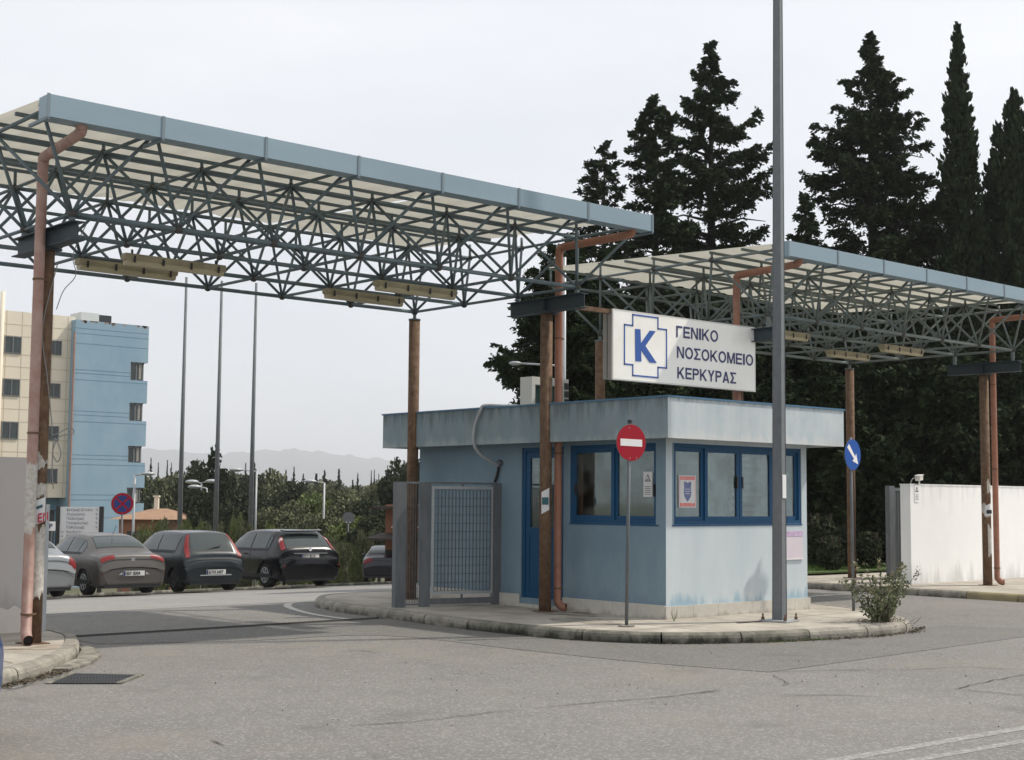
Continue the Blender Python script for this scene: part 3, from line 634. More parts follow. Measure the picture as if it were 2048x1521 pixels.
# right-facing front (normal -Y): window x 13.86..16.61, z 1.34..2.40
wx0, wx1, wz0, wz1 = 13.865, 16.60, 1.335, 2.40
k0 = WX0 + .002
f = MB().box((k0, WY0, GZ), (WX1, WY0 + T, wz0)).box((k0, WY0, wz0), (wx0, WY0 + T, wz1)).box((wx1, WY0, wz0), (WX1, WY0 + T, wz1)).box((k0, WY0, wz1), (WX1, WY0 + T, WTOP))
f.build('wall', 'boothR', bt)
# left front (normal -X): window y 12.64..14.30, door y 14.42..15.31
ly0, ly1, dy0, dy1, dz1 = 12.645, 14.30, 14.43, 15.305, 2.39
x0, x1 = WX0, WX0 + T
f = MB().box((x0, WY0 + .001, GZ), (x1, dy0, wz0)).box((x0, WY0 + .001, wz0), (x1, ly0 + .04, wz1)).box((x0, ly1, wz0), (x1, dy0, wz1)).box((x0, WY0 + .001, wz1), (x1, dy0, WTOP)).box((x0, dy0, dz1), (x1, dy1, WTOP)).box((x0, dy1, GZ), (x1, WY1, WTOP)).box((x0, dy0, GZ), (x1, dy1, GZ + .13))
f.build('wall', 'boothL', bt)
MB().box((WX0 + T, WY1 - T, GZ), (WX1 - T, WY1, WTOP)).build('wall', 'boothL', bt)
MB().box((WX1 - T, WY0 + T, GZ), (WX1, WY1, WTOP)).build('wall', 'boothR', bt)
MB().box((WX0 + T, WY0 + T, GZ), (WX1 - T, WY1 - T, GZ + .12)).build('floor', 'interior', bt)
MB().box((WX0 + T + .001, 15.9, GZ + .12), (WX1 - T - .001, 15.98, WTOP)).build('partition', 'interior', bt)
MB().box((WX0 + T + .1, WY0 + T + .05, .85), (WX1 - T - .1, WY0 + T + .6, .9)).build('desk', 'interior', bt)
MB().box((14.9, 12.9, .9), (15.35, 12.95, 1.55)).box((15.1, 13.0, .9), (15.14, 13.04, 1.1)).build('monitor', 'black', bt)
MB().box((16.1, 13.6, .25), (16.5, 14.4, 2.2)).build('cabinet', 'timber', bt)
MB().box((14.0, 15.2, .25), (14.5, 15.85, 2.1)).build('cabinet', 'frame', bt)
for k in range(9): MB().box((15.30, 12.70, 1.42 + k * .1), (15.92, 12.715, 1.47 + k * .1)).build('blind_slat', 'curtain', bt)
# roof slab with fascia skins
FX0, FY0, FX1, FY1, FZ0, FZ1 = 13.355, 12.124, 17.087, 18.157, 2.438, 2.955
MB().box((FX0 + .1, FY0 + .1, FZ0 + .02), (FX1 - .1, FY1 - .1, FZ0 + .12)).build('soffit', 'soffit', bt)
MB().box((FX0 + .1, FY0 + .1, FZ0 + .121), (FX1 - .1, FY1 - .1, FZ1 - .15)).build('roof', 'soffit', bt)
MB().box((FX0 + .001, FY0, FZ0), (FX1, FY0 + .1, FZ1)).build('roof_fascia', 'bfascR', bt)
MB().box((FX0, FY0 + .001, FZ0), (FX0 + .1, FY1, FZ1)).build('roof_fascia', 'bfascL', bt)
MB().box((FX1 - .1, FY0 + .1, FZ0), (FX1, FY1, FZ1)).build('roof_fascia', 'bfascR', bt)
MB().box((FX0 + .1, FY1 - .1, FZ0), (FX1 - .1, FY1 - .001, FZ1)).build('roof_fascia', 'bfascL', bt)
e = .018
MB().box((FX0 - e, FY0 - e, FZ1), (FX1 + e, FY0 + .1, FZ1 + .022)).box((FX0 - e, FY0 + .1, FZ1), (FX0 + .1, FY1 + e, FZ1 + .022)).box((FX1 - .1, FY0 + .1, FZ1), (FX1 + e, FY1 + e, FZ1 + .022)).box((FX0 + .1, FY1 - .1, FZ1), (FX1 - .1, FY1 + e, FZ1 + .022)).build('roof_edge_trim', 'bluetrim', bt)
# plinth, marble slabs
def plinth_run(a, c, axis, xs_):
    for u0, u1 in zip(xs_, xs_[1:]):
        if axis == 'x': MB().box((u0 + .002, WY0 - .025, GZ), (u1 - .002, WY0 - .001, GZ + .165)).build('plinth_slab', 'plinth', bt)
        else: MB().box((WX0 - .025, u0 + .002, GZ), (WX0 - .001, u1 - .002, GZ + .165 + .012)).build('plinth_slab', 'plinth', bt)
plinth_run(0, 0, 'x', [13.717, 14.25, 14.75, 15.45, 15.95, 16.4, 16.76]); plinth_run(0, 0, 'y', [12.512, 13.0, 13.45, 13.95, 14.42]); plinth_run(0, 0, 'y', [15.32, 15.9, 16.5, 17.1, 17.7])
MB().box((16.721, WY0 + .0, GZ), (16.745, WY1, GZ + .17)).build('plinth_slab', 'plinth', bt)
MB().box((WX0 - .05, dy0 - .01, GZ), (WX0 + .03, dy1 + .01, GZ + .045)).build('doorstep', 'plinth', bt)
# windows
def window(axis, u0, u1, z0, z1, pos, leafs, sliders):
    d = .07
    def bx(a0, b0, a1, b1, p0, p1):
        return ((a0, pos + p0, b0), (a1, pos + p1, b1)) if axis == 'x' else ((pos + p0, a0, b0), (pos + p1, a1, b1))
    w = MB(); t_ = .05
    for q in (bx(u0, z0, u1, z0 + t_, 0, d), bx(u0, z1 - t_, u1, z1, 0, d), bx(u0, z0 + t_, u0 + t_, z1 - t_, 0, d), bx(u1 - t_, z0 + t_, u1, z1 - t_, 0, d)): w.box(*q)
    wo_ = w.build('window', 'frame', bt)
    for (a, c, dep) in leafs:
        m = MB(); s_ = .055; zz0, zz1 = z0 + t_ + .001, z1 - t_ - .001
        for q in (bx(a, zz0, c, zz0 + s_, dep, dep + .035), bx(a, zz1 - s_, c, zz1, dep, dep + .035), bx(a, zz0 + s_, a + s_, zz1 - s_, dep, dep + .035), bx(c - s_, zz0 + s_, c, zz1 - s_, dep, dep + .035)): m.box(*q)
        m.build('sash', 'frame', wo_)
        MB().box(*bx(a + s_, zz0 + s_, c - s_, zz1 - s_, dep + .015, dep + .02)).build('pane', 'glass', wo_)
    for (u, z) in sliders: MB().box(*bx(u - .012, z, u + .012, z + .16, -.012, .02)).build('handle', 'black', wo_)
    MB().box(*bx(u0 - .005, z0 - .02, u1 + .005, z0 - .001, -.02, .03)).build('sill', 'frame', wo_)
window('x', wx0, wx1, wz0, wz1, WY0 + .012, [(13.92, 14.53, .028), (14.53, 15.235, .002), (15.245, 15.95, .002), (15.95, 16.55, .028)], [(15.19, 1.82), (15.30, 1.82)])
window('y', ly0, ly1, wz0, wz1, WX0 + .012, [(12.70, 13.47, .028), (13.46, 14.25, .002)], [(14.2, 1.72), (12.73, 1.7)])
MB().box((14.6, 12.70, 1.3), (15.2, 12.72, 2.4)).build('curtain', 'curtain', bt); MB().box((15.95, 12.72, 1.3), (16.35, 12.74, 2.4)).build('curtain', 'curtain', bt)
MB().box((14.15, 13.35, .9), (14.17, 13.75, 2.35)).build('curtain', 'curtain', bt)
# door
d0 = MB(); dx = WX0 + .02
for a_, c_ in (((dx, dy0, GZ + .05), (dx + .07, dy0 + .06, dz1)), ((dx, dy1 - .06, GZ + .05), (dx + .07, dy1, dz1)), ((dx, dy0 + .06, dz1 - .06), (dx + .07, dy1 - .06, dz1))): d0.box(a_, c_)
do = d0.build('door_frame', 'frame', bt); lf = MB(); q0, q1 = dy0 + .062, dy1 - .062; X0, X1 = dx + .012, dx + .05
for a_, c_ in (((X0, q0, .19), (X1, q1, 1.25)), ((X0, q0, 2.24), (X1, q1, 2.325)), ((X0, q0, 1.25), (X1, q0 + .09, 2.24)), ((X0, q1 - .09, 1.25), (X1, q1, 2.24))): lf.box(a_, c_)
dl = lf.build('door', 'frame', bt)
MB().box((X0 - .008, q0 + .07, .32), (X0 - .001, q1 - .07, .335)).box((X0 - .008, q0 + .07, 1.16), (X0 - .001, q1 - .07, 1.175)).box((X0 - .008, q0 + .07, .335), (X0 - .001, q0 + .085, 1.16)).box((X0 - .008, q1 - .085, .335), (X0 - .001, q1 - .07, 1.16)).build('door_panel_trim', 'frame', dl)
MB().box((X0 + .015, q0 + .09, 1.25), (X0 + .02, q1 - .09, 2.24)).build('door_pane', 'glass', dl)
MB().box((X0 - .04, q0 + .02, 1.1), (X0 - .001, q0 + .05, 1.22)).box((X0 - .06, q0 + .025, 1.16), (X0 - .04, q0 + .12, 1.18)).build('handle', 'black', dl)
# conduit over the roof edge down the left wall
cp = [(14.0, 15.2, 2.99), (13.6, 15.5, 3.0), (13.36, 15.69, 3.0), (13.315, 15.73, 2.93), (13.315, 15.86, 2.7), (13.32, 15.88, 2.45), (13.45, 15.85, 2.28), (13.70, 15.76, 2.14)]
tag(MB().tube(crv(cp, 6), .024, 10).build('conduit', 'galvlight', bt, True))
MB().tube(crv([(13.70, 15.76, 2.16), (13.715, 15.8, 2.05), (13.71, 15.86, 1.9)], 5), .02, 8).build('conduit', 'black', bt, True)
MB().ball((13.71, 15.76, 2.18), .05).build('junction', 'galv', bt, True)
# notices
t, x, y, n = paper('warning_notice', (13.790, 12.87, 1.86), .16, .33, 0, (-1, 0, 0), 'white surveillance notice with black triangle on the left side window')
c = Vector((13.786, 12.87, 1.93))
tri = [c + x * (.06 * math.cos(a)) + y * (.065 * math.sin(a)) for a in (R(90), R(210), R(330))]
MB().prism(tri, n * .002).build('triangle', 'black', t)
tri2 = [c + n * .003 + x * (.04 * math.cos(a)) + y * (.043 * math.sin(a)) for a in (R(90), R(210), R(330))]
MB().prism(tri2, n * .002).build('triangle_inside', 'paper', t)
MB().obox(c + n * .006 + x * .002 - y * .008, x + y * .35, y, n, .02, .005, .001).build('camera_symbol', 'black', t)
for k in range(5): MB().obox(c + n * .001 - y * (.10 + .025 * k), x, y, n, .055, .004, .0015).build('text_line', 'signback', t)
t, x, y, n = paper('poster', (14.215, 12.560, 1.77), .34, .42, 0, (0, -1, 0), 'white poster with red bands and a blue emblem on the front window', 'poster')
c = Vector((14.215, 12.560, 1.77)) + n * .004
M['pred'] = mat('poster_red', (.62, .10, .09), .7, var=(.8, .6, .58), scale=60, amt=.6); M['pblue'] = mat('poster_blue', (.10, .13, .28), .7, var=(.3, .33, .5), scale=50, amt=.5)
for s_ in (1, -1): MB().obox(c + y * .175 * s_, x, y, n, .155, .024, .001).build('red_band', 'pred', t); MB().obox(c + x * .152 * s_, x, y, n, .004, .15, .001).build('red_band', 'pred', t)
em = [(-.075, .12), (-.045, .13), (0, .11), (.045, .13), (.075, .12), (.065, .06), (.072, -.02), (.06, -.07), (0, -.135), (-.06, -.07), (-.072, -.02), (-.065, .06)]
MB().prism([c + x * a_ + y * b_ for a_, b_ in em], n * .0015).build('emblem', 'pblue', t)
for s_ in (.03, .0, -.03): MB().obox(c + y * s_ + n * .0025, x, y, n, .05, .004, .0005).build('emblem_line', 'paper', t)
M['pinkp'] = mat('sun_faded_poster', (.66, .60, .63), .8, var=(.6, .52, .60), scale=4, amt=.6); M['purple'] = mat('faded_purple_print', (.42, .28, .46), .8, var=(.62, .5, .64), scale=18, amt=.9)
t, x, y, n = paper('faded_poster', (16.40, 12.500, 1.035), .42, .40, 0, (0, -1, 0), 'sun bleached pinkish poster on the booth wall under the last window', 'poster', 'pinkp')
MB().obox((16.40, 12.4945, 1.195), x, y, n, .20, .035, .0015).build('print', 'purple', t); MB().obox((16.40, 12.492, .84), x, y, n, .21, .006, .003).build('edge_strip', 'white', t)
# air conditioner on the roof
ac = thing('air_conditioner', (15.1, 16.3, 2.75), 'cream air conditioner unit standing on the booth roof', 'air conditioner')
MB().box((14.70, 16.15, 3.42), (15.48, 16.42, 3.54)).box((14.70, 16.15, 2.8), (14.77, 16.42, 3.42)).box((15.36, 16.15, 2.8), (15.48, 16.42, 3.42)).box((14.77, 16.28, 2.8), (15.36, 16.42, 3.42)).build('casing', 'acbody', ac)
gb = MB()
for k in range(4): gb.box((15.385, 16.135, 3.0 + k * .125), (15.475, 16.149, 3.10 + k * .125))
gb.build('grille', 'black', ac)
MB().box((14.775, 16.25, 2.82), (15.355, 16.279, 3.41)).build('fan_recess', mat('ac_green_dark', (.03, .07, .06), .7), ac)

# ------------------------------------------------------------------ hospital name board
hs = thing('hospital_sign', (15.6, 13.88, 3.3), 'white illuminated box sign with blue cross emblem reading ΓΕΝΙΚΟ ΝΟΣΟΚΟΜΕΙΟ ΚΕΡΚΥΡΑΣ', 'sign')
sx0, sx1, sz0, sz1, sy = 14.05, 17.17, 3.315, 4.305, 13.782
MB().box((sx0 + .012, sy + .012, sz0 + .012), (sx1 - .012, sy + .2, sz1 - .012)).build('box', 'signside', hs)
MB().box((sx0 + .02, sy + .002, sz0 + .02), (sx1 - .02, sy + .011, sz1 - .02)).build('face', 'signwhite', hs)
MB().box((sx0, sy, sz0), (sx1, sy + .03, sz0 + .02)).box((sx0, sy, sz1 - .02), (sx1, sy + .03, sz1)).box((sx0, sy, sz0 + .02), (sx0 + .02, sy + .03, sz1 - .02)).box((sx1 - .02, sy, sz0 + .02), (sx1, sy + .03, sz1 - .02)).build('frame', 'signframe', hs)
MB().box((sx0 + .005, sy + .11, sz0 + .013), (sx0 + .011, sy + .115, sz1 - .013)).build('side_seam', 'black', hs)
SX = lambda u: sx0 + .02 + (u - 170) / (1825 - 170) * (sx1 - sx0 - .02)
def S(u, v):  # point on board from a measured place on it
    p = on(1, 1200 + u * 350 / 2047, 600 + v * 260 / 1521, sy); return (p.x, sy - .0005, p.z)
cr = [(375, 172), (667, 208), (667, 337), (775, 352), (782, 805), (690, 790), (690, 915), (392, 885), (392, 757), (290, 747), (283, 288), (378, 302)]
CP = [Vector(S(*q)) for q in cr]; xm = sorted(set())
zc = [p.z for p in CP]
# idealise to a straight-sided cross
L0, L1 = (CP[0].x + CP[7].x) / 2, (CP[1].x + CP[6].x) / 2; W0, W1 = (CP[10].x + CP[9].x) / 2, (CP[3].x + CP[4].x) / 2
Z3, Z0 = CP[0].z, CP[7].z; Z2, Z1 = (CP[10].z + CP[3].z) / 2, (CP[9].z + CP[4].z) / 2
poly = [(L0, Z3), (L1, Z3), (L1, Z2), (W1, Z2), (W1, Z1), (L1, Z1), (L1, Z0), (L0, Z0), (L0, Z1), (W0, Z1), (W0, Z2), (L0, Z2)]
b = MB(); h_ = .0105
for (a0, b0), (a1, b1) in zip(poly, poly[1:] + poly[:1]):
    b.box((min(a0, a1) - h_, sy - .0035, min(b0, b1) - h_), (max(a0, a1) + h_, sy + .0015, max(b0, b1) + h_))
b.build('cross_emblem', 'logo', hs)
kp = [(410, 340), (472, 345), (478, 508), (582, 360), (650, 368), (530, 540), (662, 740), (582, 735), (480, 590), (484, 722), (414, 718)]
KP = [Vector(S(*q)) for q in kp]
MB().prism([(p.x, sy - .004, p.z) for p in KP], (0, .005, 0)).build('letter_k', 'logo', hs)
def letter(b, ch, x, z, w, h, t, y):
    # one sans-serif bold capital drawn from strokes in the plane y
    def bar(x0, z0, x1, z1): b.box((x + x0, y - .004, z + z0), (x + x1, y + .001, z + z1))
    def dia(pts): b.prism([(x + a_, y - .004 - .0002, z + c_) for a_, c_ in pts], (0, .005, 0))
    def ring(cx, cz, rx, rz, a0, a1, n=28):
        V = []; 
        for k in range(n + 1):
            a_ = a0 + (a1 - a0) * k / n
            for f_ in ((rx, rz), (rx - t, rz - t)):
                for yy in (y - .004, y + .001): V.append((x + cx + f_[0] * math.cos(a_), yy, z + cz + f_[1] * math.sin(a_)))
        b.add(V, [q for k in range(n) for q in ((4 * k, 4 * k + 4, 4 * k + 6, 4 * k + 2), (4 * k + 1, 4 * k + 3, 4 * k + 7, 4 * k + 5), (4 * k, 4 * k + 1, 4 * k + 5, 4 * k + 4), (4 * k + 2, 4 * k + 6, 4 * k + 7, 4 * k + 3))])
    if ch == 'Γ': bar(0, 0, t, h); bar(t, h - t, w, h)
    elif ch == 'Ε': bar(0, 0, t, h); bar(t, h - t, w, h); bar(t, 0, w, t); bar(t, h * .5 - t / 2, w * .93, h * .5 + t / 2)
    elif ch == 'Ι': bar(0, 0, w, h)
    elif ch == 'Ν': bar(0, 0, t, h); bar(w - t, 0, w, h); dia([(t * .2, h), (t * 1.25, h), (w - t * .2, 0), (w - t * 1.25, 0)])
    elif ch == 'Κ': bar(0, 0, t, h); dia([(t * .9, h * .36), (w - t * 1.25, h), (w, h), (t * .9, h * .36 - t * .1 - .02 * h)] if False else [(t * .95, h * .30), (t * .95, h * .50), (w - t * 1.3, h), (w - t * .05, h)]); dia([(t * 1.35, h * .52), (t * 2.2, h * .66), (w + t * .1, 0), (w - t * 1.2, 0)])
    elif ch == 'Ο': ring(w / 2, h / 2, w / 2, h / 2 + .003, 0, 2 * math.pi, 36)
    elif ch == 'Σ': bar(0, h - t * .9, w, h); bar(0, 0, w, t * .9); dia([(0, h - t * .5), (t * 1.3, h - t * .5), (w * .66, h * .5), (w * .66 - t * 1.2, h * .5)]); dia([(0, t * .5), (t * 1.3, t * .5), (w * .66, h * .5), (w * .66 - t * 1.2, h * .5)])
    elif ch == 'Μ': bar(0, 0, t, h); bar(w - t, 0, w, h); dia([(t * .3, h), (t * 1.3, h), (w / 2 + t * .5, 0), (w / 2 - t * .5, 0)]); dia([(w - t * 1.3, h), (w - t * .3, h), (w / 2 + t * .5, 0), (w / 2 - t * .5, 0)])
    elif ch == 'Ρ': bar(0, 0, t, h); bar(t, h - t, w * .6, h); bar(t, h * .42, w * .6, h * .42 + t); ring(w * .6, h * .71, w * .4, h * .29, -math.pi / 2, math.pi / 2, 14)
    elif ch == 'Υ': bar(w / 2 - t / 2, 0, w / 2 + t / 2, h * .45); dia([(0, h), (t * 1.2, h), (w / 2 + t * .5, h * .42), (w / 2 - t * .5, h * .42)]); dia([(w - t * 1.2, h), (w, h), (w / 2 + t * .5, h * .42), (w / 2 - t * .5, h * .42)])
    elif ch == 'Α': dia([(0, 0), (t * 1.15, 0), (w / 2 + t * .5, h), (w / 2 - t * .5, h)]); dia([(w - t * 1.15, 0), (w, 0), (w / 2 + t * .5, h), (w / 2 - t * .5, h)]); bar(w * .24, h * .2, w * .76, h * .2 + t * .9)
LW = {'Γ': .62, 'Ε': .68, 'Ι': .2, 'Ν': .74, 'Κ': .78, 'Ο': .84, 'Σ': .68, 'Μ': .88, 'Ρ': .70, 'Υ': .76, 'Α': .78}
for s_, (u0, v0), (u1, v1), cap in (('ΓΕΝΙΚΟ', (893, 440), (1380, 490), 135), ('ΝΟΣΟΚΟΜΕΙΟ', (900, 680), (1790, 770), 135), ('ΚΕΡΚΥΡΑΣ', (905, 920), (1590, 980), 135)):
    a_, c_ = Vector(S(u0, v0)), Vector(S(u1, v1)); hh = S(u0, v0 - cap)[2] - a_.z; zz = (a_.z + c_.z) / 2 - .002
    tot = sum(LW[c] for c in s_) + .13 * (len(s_) - 1); un = (c_.x - a_.x) / tot; b = MB(); x = a_.x
    for ch in s_: letter(b, ch, x, zz, LW[ch] * un, hh, .172 * hh, sy - .0005); x += (LW[ch] + .13) * un
    b.build('lettering', 'ink', hs)
for x0_, x1_ in ((13.44, sx0 + .012), (sx1 - .012, 17.06)): 
    if x1_ > x0_: MB().box((x0_, sy + .05, 4.24), (x1_, sy + .12, 4.30)).build('bracket', 'rust', hs)

# ------------------------------------------------------------------ traffic signs, lamp post
def round_sign(name, base, cz, r, nrm, label, pole_top=None, pr=.022, face=None, polemat='galv', lean=0):
    t = thing(name, base, label, 'traffic sign'); x, y, z = base; nrm = Vector(nrm).normalized(); x2 = x + lean
    MB().tube([(x, y, z), (x2, y, pole_top or cz + r + .04)], pr, 10).build('pole', polemat, t, True)
    c_ = Vector((x2 + (0), y, cz)) + nrm * (pr + .008)
    MB().disc(c_, nrm, r, .004).build('plate', 'signback', t)
    return t, c_ + nrm * .005, nrm
t, c_, n = round_sign('no_entry_sign', (12.585, 12.1, .13), 2.35, .225, (-.16, -.98, 0), 'red no entry sign with white bar on a thin pole before the booth', 2.6, lean=.05)
MB().disc(c_, n, .222, .002).build('sign_face', 'red', t); xx = Vector((0, 0, 1)).cross(n)
MB().obox(c_ + n * .003, xx + Vector((0, 0, -.02)), (0, 0, 1), n, .165, .043, .001).build('white_bar', 'white', t)
for a_, b_ in ((-.03, .18), (-.02, -.19), (.08, -.185)): MB().disc(c_ + n * .002 + xx * a_ + Vector((0, 0, b_)), n, .007, .003, 8).build('rivet', 'galvlight', t)
MB().tube([(12.64, 12.1, 2.585), (12.64, 12.1, 2.63)], .028, 10).build('pole_cap', 'black', t)
MB().disc((12.585, 12.1, .131), (0, 0, 1), .1, .012, 16).build('base_collar', 'kerb', t)
t, c_, n = round_sign('keep_right_sign', (16.97, 11.91, .13), 2.315, .22, (.09, -1, 0), 'blue round sign with white diagonal arrow on a leaning pole by the shrub', 2.56, lean=-.03)
MB().disc(c_, n, .217, .002, 32).build('sign_face', 'blue', t); xx = Vector((0, 0, 1)).cross(n)
q = lambda u, v: c_ + n * .003 + xx * u + Vector((0, 0, v))
dv = Vector((.72, -.69)).normalized(); pv = Vector((-dv.y, dv.x))
def aq(l, w): p = dv * l + pv * w; return q(p.x, p.y)
MB().prism([aq(-.18, -.035), aq(.06, -.022), aq(.05, -.075), aq(.19, 0), aq(.05, .075), aq(.06, .022), aq(-.18, .035)], n * .002).build('arrow', 'white', t)
# tall lamp post
lp = thing('lamp_post', (14.68, 11.44, .13), 'tall square grey steel lamp post on the pavement in front of the booth', 'lamp post')
fa = R(11.5)  # facing of the broad side
ux, uy = Vector((math.cos(fa), math.sin(fa), 0)), Vector((-math.sin(fa), math.cos(fa), 0))
vs = []; fs = []
for z, h_ in ((.15, .072), (4, .062), (12.5, .036)):
    for s1, s2 in ((-1, -1), (1, -1), (1, 1), (-1, 1)):
        for k in (0, 1):
            o_ = .007; a_ = (h_ - (o_ if (k == 0) == (s1 * s2 > 0) else 0)); b_ = (h_ - (0 if (k == 0) == (s1 * s2 > 0) else o_))
            p = Vector((14.70 + .008 * z, 11.44, z)) + ux * s1 * a_ + uy * s2 * b_; vs.append(p)
for r_ in range(2):
    for k in range(8): fs.append((r_ * 8 + k, r_ * 8 + (k + 1) % 8, (r_ + 1) * 8 + (k + 1) % 8, (r_ + 1) * 8 + k))
fs.append(tuple(range(16, 24)))
MB().add(vs, fs).build('mast', 'post', lp)
MB().obox((14.70, 11.44, .141), ux, uy, (0, 0, 1), .19, .19, .01).build('base_plate', 'galvlight', lp)
for s1, s2 in ((-1, -1), (1, -1), (1, 1), (-1, 1)):
    p = Vector((14.70, 11.44, .15)) + ux * s1 * .155 + uy * s2 * .155
    MB().tube([p, p + Vector((0, 0, .035))], .022, 6).tube([p, p + Vector((0, 0, .08))], .011, 8).build('anchor_bolt', 'rust', lp)
pc = Vector((14.715, 11.44, 1.85)) - uy * .0925
MB().obox(Vector((14.715, 11.44, 1.84)) - uy * .0715, ux, uy, (0, 0, 1), .052, .002, .15).build('paper_remnant', 'paper', lp)

# ------------------------------------------------------------------ fence between island edge and booth
fn = thing('steel_fence', (12.1, 16.1, .125), 'grey galvanised fence with mesh panel joining the booth wall', 'fence')
MB().box((12.535, 16.06, .125), (12.72, 16.085, 1.885)).build('post', 'galv', fn)
for x0_, x1_, z0_ in ((12.12, 12.29, -.02), (13.86, 14.0, .125)):
    w_ = x1_ - x0_; MB().box((x0_, 16.06, z0_), (x0_ + .012, 16.18, 1.885)).box((x0_ + .012, 16.06, z0_), (x1_ - .002, 16.07, 1.885)).box((x1_ - .002, 16.06, z0_), (x1_ + .01, 16.18, 1.885)).build('post', 'galv', fn)
b = MB()
for k in range(5): x = 12.34 + k * .045; b.box((x - .004, 16.096, .16), (x + .004, 16.104, 1.87))
b.build('bar_infill', 'galv', fn)
MB().box((12.3, 16.08, .15), (12.535, 16.12, .17)).build('rail', 'galv', fn); MB().box((12.3, 16.07, 1.86), (13.86, 16.13, 1.888)).build('rail', 'galv', fn); MB().box((12.733, 16.07, .155), (13.859, 16.13, .235)).build('rail', 'galv', fn)
b = MB()
x0_, x1_, z0_, z1_ = 12.80, 13.80, .34, 1.78
for k in range(17): x = x0_ + (x1_ - x0_) * k / 16; b.box((x - .006, 16.090, z0_), (x + .006, 16.104, z1_))
for k in range(13): z = z0_ + (z1_ - z0_) * k / 12; b.box((x0_, 16.0865, z - .0035), (x1_, 16.0895, z + .0035))
b.build('mesh_infill', 'gatebar', fn)
MB().box((12.76, 16.08, .29), (13.84, 16.115, .33)).box((12.76, 16.08, 1.79), (13.84, 16.115, 1.83)).box((12.76, 16.08, .33), (12.79, 16.115, 1.79)).box((13.81, 16.08, .33), (13.84, 16.115, 1.79)).build('panel_frame', 'galvlight', fn)
for z in (.26, 1.845): MB().box((13.28, 16.085, z - .03), (13.31, 16.11, z + .03)).build('bracket', 'galv', fn)

fn.location.y = 16.16; fn.rotation_euler.z = R(-13); fn.scale = (.90, 1, 1)
# ------------------------------------------------------------------ walls left and right, gate leaf, cctv
rw = thing('white_boundary_wall', (25, 15.3, .125), 'bright white rendered boundary wall behind the right column', 'wall')
MB().prism([(23.5 + .015, 15.2, .1), (40, 15.2, .1), (40, 15.42, .1), (23.515, 15.42, .1)], (0, 0, 1.9)).build('wall', 'whitewall', rw)
MB().box((23.5, 15.19, 1.985), (40, 15.43, 2.005)).build('coping', 'whitewall', rw)
t, x, y, n = paper('camera_notice', (23.72, 15.193, 1.83), .15, .34, 0, (0, -1, 0), 'small surveillance notice with black triangle at the end of the white wall', m='whitewall')
c = Vector((23.72, 15.188, 1.89)); MB().prism([c + x * (.06 * math.cos(a)) + y * (.07 * math.sin(a)) for a in (R(90), R(210), R(330))], n * .002).build('triangle', 'black', t)
MB().prism([c + n * .003 + x * (.032 * math.cos(a)) + y * (.038 * math.sin(a)) for a in (R(90), R(210), R(330))], n * .001).build('triangle_inside', 'paper', t)
for k in range(4): MB().obox(c - y * (.09 + .03 * k), x, y, n, .05, .005, .0015).build('text_line', 'galvlight', t)
cc = thing('security_camera', (23.95, 15.3, 2.005), 'small white security camera on top of the white wall', 'security camera')
MB().obox((23.98, 15.3, 2.12), (.9, .2, .1), (-.2, .9, 0), (0, 0, 1), .09, .045, .045).build('housing', 'acbody', cc)
MB().obox((23.98, 15.3, 2.175), (.9, .2, .1), (-.2, .9, 0), (0, 0, 1), .105, .055, .006).build('sunshield', 'white', cc)
MB().tube([(23.98, 15.3, 2.0), (23.98, 15.3, 2.09)], .015, 8).build('bracket', 'acbody', cc)
MB().tube(crv([(23.9, 15.3, 2.13), (23.75, 15.3, 2.10), (23.68, 15.3, 2.01)], 5), .008, 6).build('cable', 'cable', cc)
sg = thing('sliding_gate', (24.6, 16.3, .13), 'dark grey sliding gate leaf parked behind the white wall', 'gate')
MB().box((24.42, 16.26, .0), (24.60, 16.36, 1.98)).build('end_post', 'galv', sg)
b = MB()
for k in range(60): x = 24.66 + k * .09; b.box((x, 16.29, .3), (x + .025, 16.33, 1.88))
b.build('bar_infill', 'galv', sg)
MB().box((24.6, 16.28, 1.88), (30.2, 16.34, 1.94)).build('rail', 'galv', sg); MB().box((24.6, 16.28, .17), (30.2, 16.34, .36)).build('rail', 'galv', sg)
lw_ = thing('grey_boundary_wall', (5, 15.8, .12), 'mauve grey boundary wall with pale peeling foot behind the leftmost column', 'wall')
MB().box((-4, 15.65, .1), (6.64, 15.87, 2.075)).build('wall', 'greywall', lw_)
MB().box((6.64, 15.64, .1), (6.84, 15.88, 1.55)).build('end_pier', 'galvlight', lw_)
n_ = 60; vs = []; rn = random.Random(5); hgt = .4
for k in range(n_ + 1):
    x = 2.0 + (6.63 - 2.0) * k / n_; hgt += rn.uniform(-.05, .05); hgt = min(.5, max(.28, hgt)); vs += [(x, 15.646, .1), (x, 15.646, .1 + hgt)]
MB().add(vs, [(2 * k, 2 * k + 2, 2 * k + 3, 2 * k + 1) for k in range(n_)]).build('peeling_foot', 'wallpatch', lw_)

